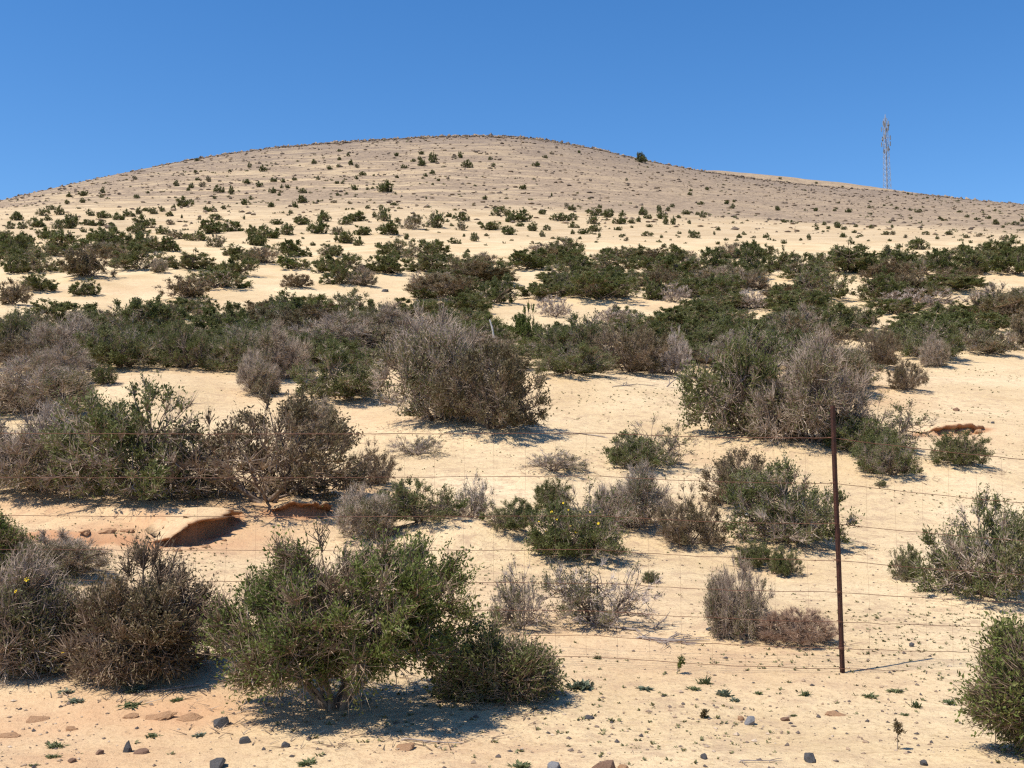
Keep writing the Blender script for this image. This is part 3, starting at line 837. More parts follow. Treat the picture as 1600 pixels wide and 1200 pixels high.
FLOWER = flower_mesh()
FLOWERED = {3: [(42, 906), (25, 924), (98, 1020), (2, 1032), (94, 1042), (60, 985)], 17: [(888, 797), (891, 822), (905, 804), (870, 812), (852, 830), (935, 818), (850, 864), (918, 846), (880, 786), (862, 800), (875, 838), (900, 832), (922, 800), (842, 815), (945, 838)], 4: [(40, 895)]}
for i, (x, y, w, d, zt, kind, label, group, name) in enumerate(PLAN):
    z = hz(x, y)
    h = max(zt - z, .22 * w)
    root = bpy.data.objects.new(name, None)
    root.empty_display_size = .2
    link(root)
    root.location = (x, y, z)
    tag(root, label, 'bush', group)
    if kind in FKINDS:
        p = FKINDS[kind]; s = w / 2
        st, tg, le = shrub_geo(300 + i, p['n2'], p['tw'], p['lf'], p['tl'] / s, .0026 / s, p['ll'] / s, p['lw'] / s, nlobe=9, stem_r=p['sr'] / s, gap=p['gap'], trunk=p['trunk'], upright=.5, asp=(1, d / w, h / s))
        ms = (mesh_from('stems', st[0], st[1], mats=[M['bark']], smooth=True), mesh_from('twigs', tg[0], tg[1], tg[2], mats=[M[p['mt']]], var=tg[3]), mesh_from('foliage', le[0], le[1], mats=[M[p['ml']]], var=le[2]))
        rz = 0.0
    else:
        lod = 'B' if y < 31 else 'C'
        ms = proto(kind, lod, i % (2 if lod == 'B' else 3))
        rz = random.uniform(0, 6.283)
    # the crown reaches about 1.04 of its unit radius and height
    c, s_ = abs(math.cos(rz)), abs(math.sin(rz))
    big = 1.0 if kind in FKINDS else (1.27 if y < 31 else 1.18)
    scl = (w * .5,) * 3 if kind in FKINDS else (w * .5 * big, w * .5 * big, h * (1.05 if y < 31 else .95))
    for me, nm in zip(ms, ('stems', 'twigs', 'foliage')):
        if me is None: continue
        o = link(bpy.data.objects.new(nm, me), root)
        o.scale = scl
        o.rotation_euler = (0, 0, rz)
        o['kind'] = 'stuff'
    for (fx, fy) in FLOWERED.get(i, []):
        yy = y - d * random.uniform(.30, .44)
        dd = ray(fx, fy); tt = yy / dd[1]
        o = link(bpy.data.objects.new('flower', FLOWER), root)
        o.location = (dd[0] * tt - x, yy - y, dd[2] * tt + CAMZ - z)
        o.rotation_euler = (random.uniform(.3, 1.2), 0, random.uniform(-.6, .6))
        o.scale = (random.uniform(.35, .62),) * 3


# ------------------------------------------------------------------ shrubs on the hill: small, one mesh each
def hill_mesh(seed, kind):
    tw, lf, ml, mt, gap, up = KINDS[kind]
    st, tg, le = shrub_geo(seed, 80, int(500 * tw), int(2200 * lf), .17, .016, .12, .065, nlobe=8, gap=0, upright=up, kink=False)
    v = [st[0], tg[0], le[0]]
    n0, n1 = len(st[0]), len(st[0]) + len(tg[0])
    q = np.concatenate([st[1], le[1] + n1]); t = tg[2] + n0
    var = np.concatenate([np.full(n0, .4), tg[3], le[2]])
    return mesh_from('hill_shrub', np.concatenate(v), q, t, mats=[M['bark'], M[mt], M[ml]], var=var,
                     qmat=np.concatenate([np.zeros(len(st[1])), np.full(len(le[1]), 2)]), tmat=np.ones(len(t)))


HP = {'g': [hill_mesh(900 + k, 'green') for k in range(4)], 'm': [hill_mesh(920 + k, 'mixed') for k in range(3)], 'y': [hill_mesh(940 + k, 'grey') for k in range(3)]}
HILL_ITEMS = [it.split(',') for it in HILL.replace('\n', '').split(';')] + [['1002', '254', '22', '15'], ['600', '300', '30', '16']]


def zone(px, py):
    side = 'left flank' if px < 420 else ('middle' if px < 860 else 'right flank')
    if py > 332 - (0 if px < 860 else 0):
        lvl = 'at the foot of the hill'
    elif py > 285:
        lvl = 'half way up the hill'
    else:
        lvl = 'near the top of the hill'
    return side, lvl


hill_n = {}
for it in sorted(HILL_ITEMS, key=lambda q: float(q[0])):
    px, py, pw, ph = (float(a) for a in it[:4])
    kl = it[4] if len(it) > 4 else 'g'
    gx, gy = ground_at(px, py)
    w = pw * gy / F * (1.2 if py > 332 else 1.08); h = max(ph * gy / F * 1.05, .35 * w)
    z = hz(gx, gy)
    o = link(bpy.data.objects.new('hill_shrub', random.choice(HP[kl])))
    o.location = (gx, gy, z - .04 * h)
    o.scale = (w / 2, w / 2, h)
    o.rotation_euler = (0, 0, random.uniform(0, 6.28))
    sp = HILL_SPECIAL.get((int(px), int(py)))
    side, lvl = zone(px, py)
    big = 'large' if pw >= 24 else ('medium' if pw >= 12 else 'small')
    tone = {'g': 'dark green', 'm': 'brownish-green', 'y': 'grey'}[kl]
    if sp:
        tag(o, sp, 'shrub', 'shrubs scattered over the hill')
        continue
    key = (big, tone, side, lvl)
    hill_n[key] = hill_n.get(key, 0) + 1
    tag(o, '%s %s shrub, %s from left, %s %s' % (big, tone, ordinal(hill_n[key] - 1), side, lvl), 'shrub', 'shrubs scattered over the hill')


# ------------------------------------------------------------------ wire fence
def tube_mesh(name, pts, rad, mat, sides=5):
    P = np.array(pts)[None]; R = np.broadcast_to(np.asarray(rad, float), (len(pts),))[None]
    v, q = tubes(P, R, sides)
    return mesh_from(name, v, q, mats=[mat], smooth=True)


def at(px, py, Y):
    d = ray(px, py); t = Y / d[1]
    return np.array([d[0] * t, Y, d[2] * t + CAMZ])


fence = link(bpy.data.objects.new('wire_fence', None))
PB = at(1316, 1043, 6.72)
PB[2] = hz(PB[0], PB[1])
fence.location = tuple(PB)
tag(fence, 'rusty wire mesh fence with a thin iron post, crossing the foreground', 'fence')
PT = at(1296, 634, 6.72)
off = PT - PB


def post_mesh():
    # angle iron: two thin flanges, slightly bent by rust and age
    K = 14
    v = []; q = []
    sec = [(-.009, -.009), (.012, -.009), (.012, -.005), (-.005, -.005), (-.005, .012), (-.009, .012)]
    for k in range(K):
        t = k / (K - 1)
        wob = .004 * math.sin(5 * t) + .002 * math.sin(13 * t + 1)
        for (a, b) in sec:
            v.append((a + wob, b + wob * .5, -.25 + t * (off[2] + .25)))
    n = len(sec)
    for k in range(K - 1):
        for s in range(n):
            q.append([k * n + s, k * n + (s + 1) % n, (k + 1) * n + (s + 1) % n, (k + 1) * n + s])
    t0 = (K - 1) * n
    q.append([t0, t0 + 1, t0 + 2, t0 + 3]); q.append([t0, t0 + 3, t0 + 4, t0 + 5])
    return mesh_from('post', v, q, mats=[M['rust']])


pm = post_mesh()
lean = math.atan2(off[0], off[2])
post = link(bpy.data.objects.new('post', pm), fence)
post.rotation_euler = (0, lean * .75, .5)
wire_y_post = [684, 754, 816, 872, 920, 965, 1005, 1036]
wire_y_left = [674, 742, 800, 853, 897, 940, 978, 1010]
wire_y_mid = [676.5, 743.5, 806, 859, 911, 954, 993, 1026]
wire_y_right = [718, 786, 845, 898, 942, 980, 1019, 1050]
YL, YRt = 7.15, 7.05
for (px, Y, nm) in ((-330, 7.3, 0), (1990, 7.3, 1)):
    b = at(px, 1000, Y); b[2] = hz(b[0], b[1])
    o = link(bpy.data.objects.new('post', pm), fence)
    o.location = tuple(b - PB)
    o.rotation_euler = (.02, 0, .9)
rw = random.Random(3)
wires = []
for k in range(8):
    pl = at(-330, wire_y_left[k] + (2 if k else 0), 7.3); pm_ = at(930, wire_y_mid[k], 6.83)
    f_ = (wire_y_post[k] - 634) / (1043 - 634)
    pp = PT + (PB - PT) * f_ + np.array([0, -.018, 0])
    pr = at(1600, wire_y_right[k], YRt); prr = pr + (pr - pp) * 1.15
    pts = []
    for A, B, n in ((pl, pm_, 46), (pm_, pp, 16), (pp, pr, 14), (pr, prr, 14)):
        for j in range(n):
            t = j / n
            p = A * (1 - t) + B * t
            sag = -.012 * math.sin(math.pi * t) if n > 14 else -.006 * math.sin(math.pi * t)
            p = p + np.array([0, 0, sag + rw.uniform(-.0035, .0035) * (1 if k > 2 else .5)])
            pts.append(p - PB)
    pts.append(prr - PB)
    wires.append(np.array(pts))
    o = link(bpy.data.objects.new('strand_wire', tube_mesh('strand_wire', pts, .0017 if k else .0021, M['wire'], 4)), fence)
    # tie holding the wire to the post
    c = pp - PB
    ring = [(c[0] + .019 * math.cos(a), c[1] + .018 + .019 * math.sin(a), c[2] + .004 * math.sin(a * .5)) for a in np.linspace(0, 2 * math.pi, 11)]
    link(bpy.data.objects.new('wire_tie', tube_mesh('wire_tie', ring, .0018, M['wire'], 4)), fence)
xs = np.arange(-4.0, 5.0, .19)
for xq in xs:
    pts = []
    for k in range(8):
        wv = wires[k]
        X = wv[:, 0]
        if xq < X[0] or xq > X[-1]: break
        pts.append((xq + rw.uniform(-.006, .006), np.interp(xq, X, wv[:, 1]), np.interp(xq, X, wv[:, 2])))
    if len(pts) == 8:
        link(bpy.data.objects.new('stay_wire', tube_mesh('stay_wire', pts, .00055, M['wire'], 3)), fence)


# ------------------------------------------------------------------ lattice mast behind the shoulder of the hill
def mast():
    b = at(1386.5, 302, YR2 - 6)
    z0 = hz(b[0], b[1]) - .6
    top = at(1382.5, 178, YR2 - 6)
    H = top[2] - z0
    root = link(bpy.data.objects.new('lattice_mast', None))
    root.location = (b[0], b[1], z0)
    tag(root, 'tall grey steel lattice mast standing behind the right shoulder of the hill', 'mast')
    tilt = math.atan2(top[0] - b[0], H) * .5

    def half(t):
        return 1.30 * (1 - t) + .55 * t if t < .9 else .55

    def corner(k, t):
        a = math.radians(45 + 90 * k + 18)
        r = half(t) * 1.41 * .72
        return np.array([r * math.cos(a) + math.tan(tilt) * H * t, r * math.sin(a), H * t])
    for k in range(4):
        pts = [corner(k, t) for t in np.linspace(0, .94, 12)]
        link(bpy.data.objects.new('leg', tube_mesh('leg', pts, .07, M['steel'], 6)), root)
    nb = 13
    ts = np.linspace(0, .94, nb + 1)
    for i in range(nb + 1):
        pts = [corner(k % 4, ts[i]) for k in range(5)]
        link(bpy.data.objects.new('ring_brace', tube_mesh('ring_brace', pts, .04, M['steel'], 4)), root)
        if i < nb:
            for k in range(4):
                for (p, q) in ((corner(k, ts[i]), corner((k + 1) % 4, ts[i + 1])), (corner((k + 1) % 4, ts[i]), corner(k, ts[i + 1]))):
                    link(bpy.data.objects.new('cross_brace', tube_mesh('cross_brace', [p, q], .036, M['steel'], 4)), root)
    c0 = np.array([math.tan(tilt) * H, 0, H])
    link(bpy.data.objects.new('top_spike', tube_mesh('top_spike', [c0 * .92, c0 * .97, c0], [.2, .14, .06], M['steel'], 6)), root)
    # cable ladder up the middle
    lp = [np.array([math.tan(tilt) * H * t, .15, H * t]) for t in np.linspace(0, .93, 6)]
    link(bpy.data.objects.new('cable_ladder', tube_mesh('cable_ladder', lp, .11, M['antenna'], 4)), root)

    def panel(t, a, r, hh, ww):
        v = []
        for sx in (-1, 1):
            for sy in (-1, 1):
                for sz in (-1, 1):
                    v.append((sx * ww / 2 * (.85 if sy > 0 else 1), sy * .12, sz * hh / 2))
        q = [[0, 1, 3, 2], [4, 6, 7, 5], [0, 4, 5, 1], [2, 3, 7, 6], [0, 2, 6, 4], [1, 5, 7, 3]]
        o = link(bpy.data.objects.new('panel_antenna', mesh_from('panel_antenna', v, q, mats=[M['antenna']])), root)
        cx = math.tan(tilt) * H * t
        o.location = (cx + r * math.cos(a), r * math.sin(a), H * t)
        o.rotation_euler = (0, 0, a - math.pi / 2)
        arm = [(cx + .4 * math.cos(a), .4 * math.sin(a), H * t), (cx + r * math.cos(a), r * math.sin(a), H * t)]
        link(bpy.data.objects.new('antenna_arm', tube_mesh('antenna_arm', arm, .05, M['steel'], 4)), root)
    for t, n, r in ((.875, 3, 1.05), (.80, 3, 1.35), (.69, 3, 1.5), (.60, 3, 1.6), (.53, 2, 1.6)):
        for j in range(n):
            panel(t, j * 2 * math.pi / n + t * 9, r, 1.5, .38)
    for t, a in ((.855, .3), (.53, -1.2), (.67, 2.4)):
        # drum dish
        n = 14
        prf = [(.0, .0), (.42, .02), (.50, .12), (.50, .38), (.3, .42), (0, .44)]
        v = []; q = []
        for (rr, zz) in prf:
            for s in range(n):
                v.append((rr * math.cos(s * 2 * math.pi / n), zz, rr * math.sin(s * 2 * math.pi / n)))
        for i in range(len(prf) - 1):
            for s in range(n):
                q.append([i * n + s, i * n + (s + 1) % n, (i + 1) * n + (s + 1) % n, (i + 1) * n + s])
        o = link(bpy.data.objects.new('dish_antenna', mesh_from('dish_antenna', v, q, mats=[M['antenna']], smooth=True)), root)
        o.location = (math.tan(tilt) * H * t + .9 * math.cos(a), .9 * math.sin(a), H * t)
        o.rotation_euler = (0, 0, a - math.pi / 2)


mast()


# ------------------------------------------------------------------ stones, clods, eroded ledges
def rock_mesh(seed, mat, rough=.28, n=22, chip=.0):
    """an angular stone: the hull of a few points, edges knocked off"""
    r = np.random.default_rng(seed)
    p = nrm(r.normal(size=(n, 3))) * r.uniform(.78, 1.0, (n, 1))
    p = np.sign(p) * np.abs(p) ** .8
    bm = bmesh.new()
    vs = [bm.verts.new(tuple(q)) for q in p]
    res = bmesh.ops.convex_hull(bm, input=vs)
    bmesh.ops.delete(bm, geom=list({g for g in res['geom_interior'] if isinstance(g, bmesh.types.BMVert)}), context='VERTS')
    bmesh.ops.subdivide_edges(bm, edges=bm.edges[:], cuts=2, use_grid_fill=True)
    for v in bm.verts:
        c = np.array(v.co)
        k = 1 + rough * .22 * float(fbm(np.array([c[0] * 2.6 + seed]), np.array([c[1] * 2.6 + c[2] * 2.1]), seed, 3)[0])
        v.co = tuple(c * k)
    me = bpy.data.meshes.new('stone')
    bm.to_mesh(me); bm.free()
    me.materials.append(M[mat])
    return me


STONES = [
    (346, 1146, 30, 20, 'basalt', 'rounded dark grey stone at the left foot of the big foreground bush'),
    (200, 1176, 17, 24, 'basalt', 'upright dark stone on the sand at lower left'),
    (382, 1171, 19, 14, 'basalt', 'small dark stone below the rounded grey one'),
    (340, 1200, 34, 20, 'basalt', 'dark stone cut by the bottom edge at lower left'),
    (155, 1180, 17, 10, 'brownstone', 'flat brown stone left of the upright dark stone'),
    (113, 1192, 16, 9, 'brownstone', 'small brown stone near the lower left corner beside a weed'),
    (222, 1178, 30, 8, 'brownstone', 'flat reddish slab right of the upright dark stone'),
    (446, 1177, 14, 12, 'basalt', 'little dark stone on bare sand left of the bush shadow'),
    (634, 1176, 34, 13, 'redearth', 'reddish stone at the lower edge of the bush shadow'),
    (1173, 1131, 20, 20, 'greystone', 'blue-grey stone on bare sand below the fence post, left'),
    (1157, 1124, 12, 9, 'redearth', 'small red stone touching the blue-grey stone'),
    (1227, 1125, 15, 9, 'brownstone', 'small brown stone right of the blue-grey stone'),
    (1266, 1188, 26, 18, 'basalt', 'square dark stone at the bottom below the fence post'),
    (1444, 1195, 14, 12, 'basalt', 'small dark stone at the bottom edge right of the post'),
    (866, 1200, 24, 15, 'greystone', 'grey stone at the bottom edge right of the bush shadow'),
    (943, 1202, 40, 20, 'brownstone', 'broad brown stone cut by the bottom edge in the middle'),
    (974, 1202, 18, 10, 'redearth', 'small reddish stone touching the broad brown one'),
    (921, 1125, 16, 8, 'basalt', 'small dark stone alone on sand right of the low olive bush'),
    (1100, 1186, 12, 12, 'basalt', 'pointed dark stone with a twig shadow at the bottom, right of centre'),
    (1109, 986, 15, 8, 'basalt', 'small dark stone beside the upright grey shrub'),
    (1425, 1010, 9, 9, 'basalt', 'little grey stone on the ditch line right of the post'),
    (1494, 642, 11, 8, 'brownstone', 'brown stone alone on the sand above the red ledge'),
    (1551, 662, 6, 5, 'basalt', 'tiny dark stone on the sand right of the red ledge'),
    (602, 456, 12, 7, 'basalt', 'dark stone on the pale sand among the scrub belt'),
]
for i, (px, py, pw, ph, mat, label) in enumerate(STONES):
    gx, gy = ground_at(px, min(py, 1230))
    o = link(bpy.data.objects.new('stone', rock_mesh(50 + i, mat)))
    w = pw * gy / F; h = ph * gy / F
    o.scale = (w * .55, w * .45, h * .62)
    o.location = (gx, gy, hz(gx, gy) + h * .12)
    o.rotation_euler = (random.uniform(-.2, .2), random.uniform(-.2, .2), random.uniform(0, 6.28))
    tag(o, label, 'stone', 'loose stones on the sand')
CLODS = [(203, 1126, 24, 9, 'left clod of the row of red earth clods at lower left'), (250, 1130, 44, 12, 'middle, largest clod of the row of red earth clods at lower left'),
         (298, 1132, 40, 9, 'right clod of the row of red earth clods at lower left'), (112, 1142, 22, 6, 'flat red clod left of the row of red earth clods'),
         (12, 1150, 34, 6, 'thin red earth crust at the lower left edge'), (60, 1128, 40, 7, 'pale red crust between the edge crust and the clod row'), (1305, 1117, 30, 5, 'thin red clod on the sand below the fence post'),
         (278, 862, 12, 6, 'small crumb fallen at the left end of the eroded hollow'), (300, 858, 8, 5, 'tiny crumb fallen in front of the eroded hollow'), (322, 855, 14, 7, 'larger crumb fallen in front of the eroded hollow'),
         (350, 848, 9, 5, 'crumb fallen at the right end of the eroded hollow'), (165, 846, 26, 10, 'lump of red earth on the bank left of the hollow'), (200, 842, 22, 9, 'lump of red earth on the bank nearest the hollow'), (132, 848, 18, 7, 'lump of red earth at the left end of the bank'),
         (1476, 679, 30, 9, 'left lump of red earth above the dark green rounded bush'), (1506, 676, 28, 10, 'middle lump of red earth above the dark green rounded bush'), (1530, 676, 16, 10, 'right, separate lump of red earth above the dark green rounded bush'),
         (345, 824, 16, 6, 'pale crust piece on the rim of the eroded hollow')]
for i, (px, py, pw, ph, label) in enumerate(CLODS):
    gx, gy = ground_at(px, py)
    o = link(bpy.data.objects.new('earth_clod', rock_mesh(150 + i, 'redearth', 1.6, 26)))
    w = pw * gy / F; h = ph * gy / F
    o.scale = (w * .6, w * .4, h * .75)
    o.location = (gx, gy, hz(gx, gy) - h * .05)
    o.rotation_euler = (.25, random.uniform(-.1, .1), random.uniform(-.3, .3))
    tag(o, label, 'clod', 'clods of red earth')


def crust(pts, over, thick, label, seed, lo=.03, hi=.97):
    """the hard rim of an eroded step: a thin ragged slab lying on the edge and overhanging the hollow"""
    r = np.random.default_rng(seed)
    pts = np.array(pts)
    seg = np.r_[0, np.cumsum(np.hypot(*np.diff(pts, axis=0).T))]
    n = 46
    s = np.linspace(lo, hi, n) * seg[-1]
    P = np.stack([np.interp(s, seg, pts[:, 0]), np.interp(s, seg, pts[:, 1])], 1)
    T = nrm(np.gradient(P, axis=0)); Nn = np.stack([T[:, 1], -T[:, 0]], 1)           # towards the low side
    env = np.clip(np.sin(math.pi * np.linspace(.03, .97, n)) * 1.6, 0, 1)
    j1 = np.interp(s, np.linspace(0, seg[-1], 17), r.uniform(.45, 1.25, 17)) + r.uniform(-.22, .22, n)
    j2 = np.interp(s, np.linspace(0, seg[-1], 12), r.uniform(.6, 1.5, 12))
    V = []
    for i in range(n):
        ov = over * env[i] * j1[i]; th = thick * j2[i] * (.4 + .6 * env[i])
        rim = hz(P[i, 0] - Nn[i, 0] * .08, P[i, 1] - Nn[i, 1] * .08)
        for (dn, dz) in ((-.55, -.015), (-.35, .010), (-.15, .014), (0, .006), (ov * .7, -.004), (ov, -.014), (ov * .97, -.6 * th), (ov * .7, -th), (.02, -th * 1.15), (-.03, -th * 1.6)):
            x = P[i, 0] + Nn[i, 0] * dn; y = P[i, 1] + Nn[i, 1] * dn
            z = (hz(x, y) if dn <= -.15 else rim) + dz + .006 * (r.random() - .5)
            V.append((x + .008 * (r.random() - .5), y + .008 * (r.random() - .5), z))
    m = 10
    q = [[i * m + j, i * m + j + 1, (i + 1) * m + j + 1, (i + 1) * m + j] for i in range(n - 1) for j in range(m - 1)]
    me = mesh_from('eroded_ledge', V, q, mats=[bpy.data.materials['sandy_ground']], smooth=True,
                   attrs={'red': np.tile([.3, .25, .2, .2, .25, .6, 1, 1, 1, 1], n), 'stony': np.zeros(n * m), 'crust': np.zeros(n * m), 'grit': np.full(n * m, .6), 'raw_shade': np.tile([0, 0, 0, 0, .1, .5, .9, 1, 1, 1], n)})  # lip and underside take the same earth tone, darkened as painted shade
    o = link(bpy.data.objects.new('eroded_ledge', me))
    tag(o, label, 'earth ledge', 'eroded ledges of red earth')


crust(BANK1, .22, .035, 'eroded red earth ledge over a dark hollow left of the centre', 3)
crust(BANK2, .14, .035, 'small earth ledge over a hollow under the large brownish-grey bush', 5)
crust(BANK3, .08, .06, 'thin ledge of red earth above the dark green rounded bush at right', 7)


# ------------------------------------------------------------------ dead wood
def branchy(seed, base, direc, length, rad, depth, out, spread=.6, nb=3, gravity=0):
    r = random.Random(seed)
    P = [np.array(base, float)]; d = nrm(np.array(direc, float)[None])[0]
    n = 6
    for k in range(n):
        d = nrm((d + np.array([r.uniform(-1, 1), r.uniform(-1, 1), r.uniform(-1, 1) - gravity]) * .22)[None])[0]
        P.append(P[-1] + d * length / n)
    out.append((np.array(P), np.linspace(rad, rad * .35, n + 1)))
    if depth > 0:
        for k in range(nb):
            i = r.randint(1, n - 1)
            nd = nrm((d + np.array([r.uniform(-1, 1), r.uniform(-1, 1), r.uniform(-.6, .9)]) * spread * 1.6)[None])[0]
            branchy(seed * 7 + k + 1, P[i], nd, length * r.uniform(.4, .7), rad * .6, depth - 1, out, spread, nb, gravity)


def branch_mesh(name, out, mat):
    P = np.stack([a for a, _ in out]); R = np.stack([b for _, b in out])
    v, q = tubes(P, R, 5)
    return mesh_from(name, v, q, mats=[M[mat]], smooth=True)


def dead(px, py, direc, length, rad, depth, mat, label, seed, nb=3, gravity=0, lift=0.0):
    gx, gy = ground_at(px, py)
    out = []
    branchy(seed, (0, 0, -.03 + lift), direc, length, rad, depth, out, nb=nb, gravity=gravity)
    z0 = hz(gx, gy)
    for P, R in out:                                       # nothing goes below the sand
        P[1:, 2] = np.maximum(P[1:, 2], height(P[1:, 0] + gx, P[1:, 1] + gy) - z0 + .01)
    o = link(bpy.data.objects.new('dead_branch', branch_mesh('dead_branch', out, mat)))
    o.location = (gx, gy, z0)
    tag(o, label, 'dead branch', 'dead branches')


def bleached_twig():
    # small forked stick in front of the bush left of the fence post
    Y = place(1096, 1225, 704, 800)[1] - 1.15
    g = ground_at(1156, 832)
    Y = g[1]
    pts = lambda pp: np.array([at(a, b, Y) for a, b in pp])
    base = at(1157, 833, Y); base[2] = hz(base[0], base[1])
    main = pts([(1157, 832), (1156, 822), (1154, 814), (1158, 808), (1155, 802), (1153, 797)]) - base
    arm = pts([(1158, 808), (1161, 807), (1164, 806), (1166, 804), (1168, 806), (1170, 807)]) - base
    v, q = tubes(np.stack([main, arm]), np.array([np.linspace(.012, .008, 6), np.linspace(.011, .005, 6)]), 6)
    o = link(bpy.data.objects.new('dead_branch', mesh_from('dead_branch', v, q, mats=[M['bleached']], smooth=True)))
    o.location = tuple(base)
    tag(o, 'bleached white forked twig standing in front of the brownish bush', 'dead branch', 'dead branches')


bleached_twig()
gx, gy = ground_at(772, 560)
Yw = gy
bse = at(772, 560, Yw)
stick = np.array([at(772, 560, Yw), at(771, 530, Yw), at(769, 518, Yw), at(765, 505, Yw)]) - bse
o = link(bpy.data.objects.new('dead_branch', tube_mesh('dead_branch', stick, [.035, .03, .026, .018], M['bleached'], 6)))
o.location = (bse[0], bse[1], hz(bse[0], bse[1]))
tag(o, 'pale bare stick rising out of the scrub behind the grey dome bush', 'dead branch', 'dead branches')
dead(1010, 990, (-1, .1, .25), .42, .010, 2, 'dead_wood', 'heap of grey dead branches on the sand, arched left piece', 3, 4, .35)
dead(985, 1000, (1, -.05, .22), .38, .010, 2, 'dead_wood', 'heap of grey dead branches on the sand, middle piece', 8, 4, .35)
dead(1020, 1003, (1, .1, .12), .40, .009, 2, 'dead_wood', 'heap of grey dead branches on the sand, right trailing piece', 12, 4, .4)
dead(1018, 985, (.5, .1, .8), .16, .008, 1, 'dead_wood', 'short upright fork at the right of the dead branch heap', 15, 2)
dead(955, 685, (-1, .4, .2), .8, .014, 1, 'dead_wood', 'long dead branch trailing from the isolated olive bush', 21, 2, .3)
dead(950, 618, (1, .1, .15), 1.0, .012, 2, 'dead_wood', 'scatter of dark dead twigs on the bare sand patch', 25, 4, .5)
dead(1040, 612, (.6, .1, .5), .35, .02, 1, 'dead_wood', 'dark stub of wood at the right of the bare sand patch', 29, 2)
dead(610, 1165, (1, -.3, .02), .45, .006, 1, 'dead_wood', 'grey fallen branch in the shadow of the big foreground bush', 34, 3, .9)
dead(1145, 1192, (1, 0, .05), .22, .004, 1, 'dead_wood', 'thin dry twig on the sand at the bottom right of centre', 37, 2, .5)
dead(330, 1012 + 70, (-1, -.2, .1), .4, .006, 1, 'dead_wood', 'dry twig lying below the broad brownish bush at left', 41, 3, .4)


# ------------------------------------------------------------------ weeds of the foreground
def weed_mesh(seed, n, llen, lwid, upright, mat, stems=0):
    r = np.random.default_rng(seed)
    a = r.uniform(0, 6.283, n)
    el = r.uniform(.15, .9, n) if upright < 1 else r.uniform(.8, 1.5, n)
    d = np.stack([np.cos(a) * np.cos(el), np.sin(a) * np.cos(el), np.sin(el)], 1)
    st = np.stack([r.normal(0, .35, n), r.normal(0, .35, n), np.zeros(n)], 1) * (.8 if upright < 1 else .3)
    if upright >= 1:
        st[:, 2] = r.uniform(0, .75, n)
    L = llen * r.uniform(.6, 1.3, (n, 1)); W = lwid * r.uniform(.7, 1.3, (n, 1))
    s = nrm(np.cross(d, np.array([[0, 0, 1.0]]) + r.normal(0, .3, (n, 3))))
    V = np.stack([st, st + d * L * .5 + s * W * .5 + np.array([0, 0, .04]), st + d * L - np.array([0, 0, .06]), st + d * L * .5 - s * W * .5 + np.array([0, 0, .04])], 1)
    V[:, :, 2] = np.maximum(V[:, :, 2], .0)
    return mesh_from('weed', V.reshape(-1, 3), np.arange(4 * n).reshape(-1, 4), mats=[M[mat]], var=np.repeat(r.random(n), 4))


M['weed'] = leaf_mat('weed_leaf', [(0, (.06, .085, .035)), (.5, (.105, .13, .055)), (1, (.19, .19, .09))], .25)
M['weed_blue'] = leaf_mat('weed_blue_leaf', [(0, (.08, .105, .065)), (.5, (.13, .155, .105)), (1, (.20, .21, .15))], .2)
WEEDS = [
    (87, 1168, 24, 15, 'weed', 'green weed clump on sand at lower left, the larger of two'), (82, 1184, 19, 11, 'weed', 'green weed clump just below the larger lower left clump'),
    (238, 1156, 20, 10, 'weed', 'small green weed right of the upright dark stone'), (213, 1089, 34, 16, 'weed_blue', 'blue-green weed at the foot of the broad brownish bush'),
    (276, 1104, 22, 10, 'weed', 'small weed between the brownish bush and the red clods'), (208, 1107, 40, 6, 'weed', 'flat bright green weed under the blue-green weed'),
    (102, 1090, 24, 10, 'weed_blue', 'blue-green weed below the left end of the brownish bush'), (120, 1103, 26, 8, 'weed_blue', 'faint blue-green weed right of the flat left one'),
    (312, 1158, 20, 8, 'weed_blue', 'greyish weed below the rounded dark stone'), (52, 1198, 16, 9, 'weed', 'green weed at the bottom edge near the lower left corner'),
    (905, 1076, 44, 20, 'weed_blue', 'blue-green weed patch right of the low olive bush'), (1010, 1076, 30, 11, 'weed_blue', 'low blue-green weed on bare sand in the centre right'),
    (1083, 1077, 24, 8, 'weed', 'flat dark green weed left of the rounder green weed'), (1102, 1069, 24, 14, 'weed', 'rounder green weed on the sand right of centre'),
    (1132, 1086, 26, 16, 'weed_blue', 'blue-grey weed just below the rounder green weed'), (1148, 1094, 18, 10, 'weed_blue', 'small blue-grey weed at the lower right of the blue-grey one'),
    (1185, 1084, 12, 9, 'weed', 'tiny green weed between the blue-grey weed and the post'), (1258, 1088, 20, 11, 'weed', 'green weed on the sand left below the post foot'),
    (1398, 1081, 24, 9, 'weed', 'dark green weed right of the post foot'), (1431, 1106, 26, 13, 'weed', 'bushy green weed below the dark one right of the post'),
    (1482, 1100, 34, 11, 'weed', 'trailing green weed left of the lower right bush'), (1414, 1118, 15, 8, 'weed', 'little weed below the bushy green weed'),
    (1511, 1110, 12, 6, 'weed_blue', 'little grey weed beside the lower right bush'), (1358, 1088, 30, 8, 'weed', 'pale thin weed right below the post shadow'),
    (1240, 1119, 14, 6, 'weed', 'tiny weed next to the small brown stone'), (815, 1198, 28, 13, 'weed', 'green weed at the bottom edge right of the bush shadow'),
    (933, 1030, 12, 11, 'weed', 'tiny olive weed right of the low olive bush top'), (1038, 1086, 12, 8, 'weed', 'pale tiny weed right of the low blue-green weed'),
    (480, 1198, 26, 12, 'weed', 'dark green weed at the bottom edge under the bush shadow'), (1160, 756, 1, 1, 'weed', ''),
]
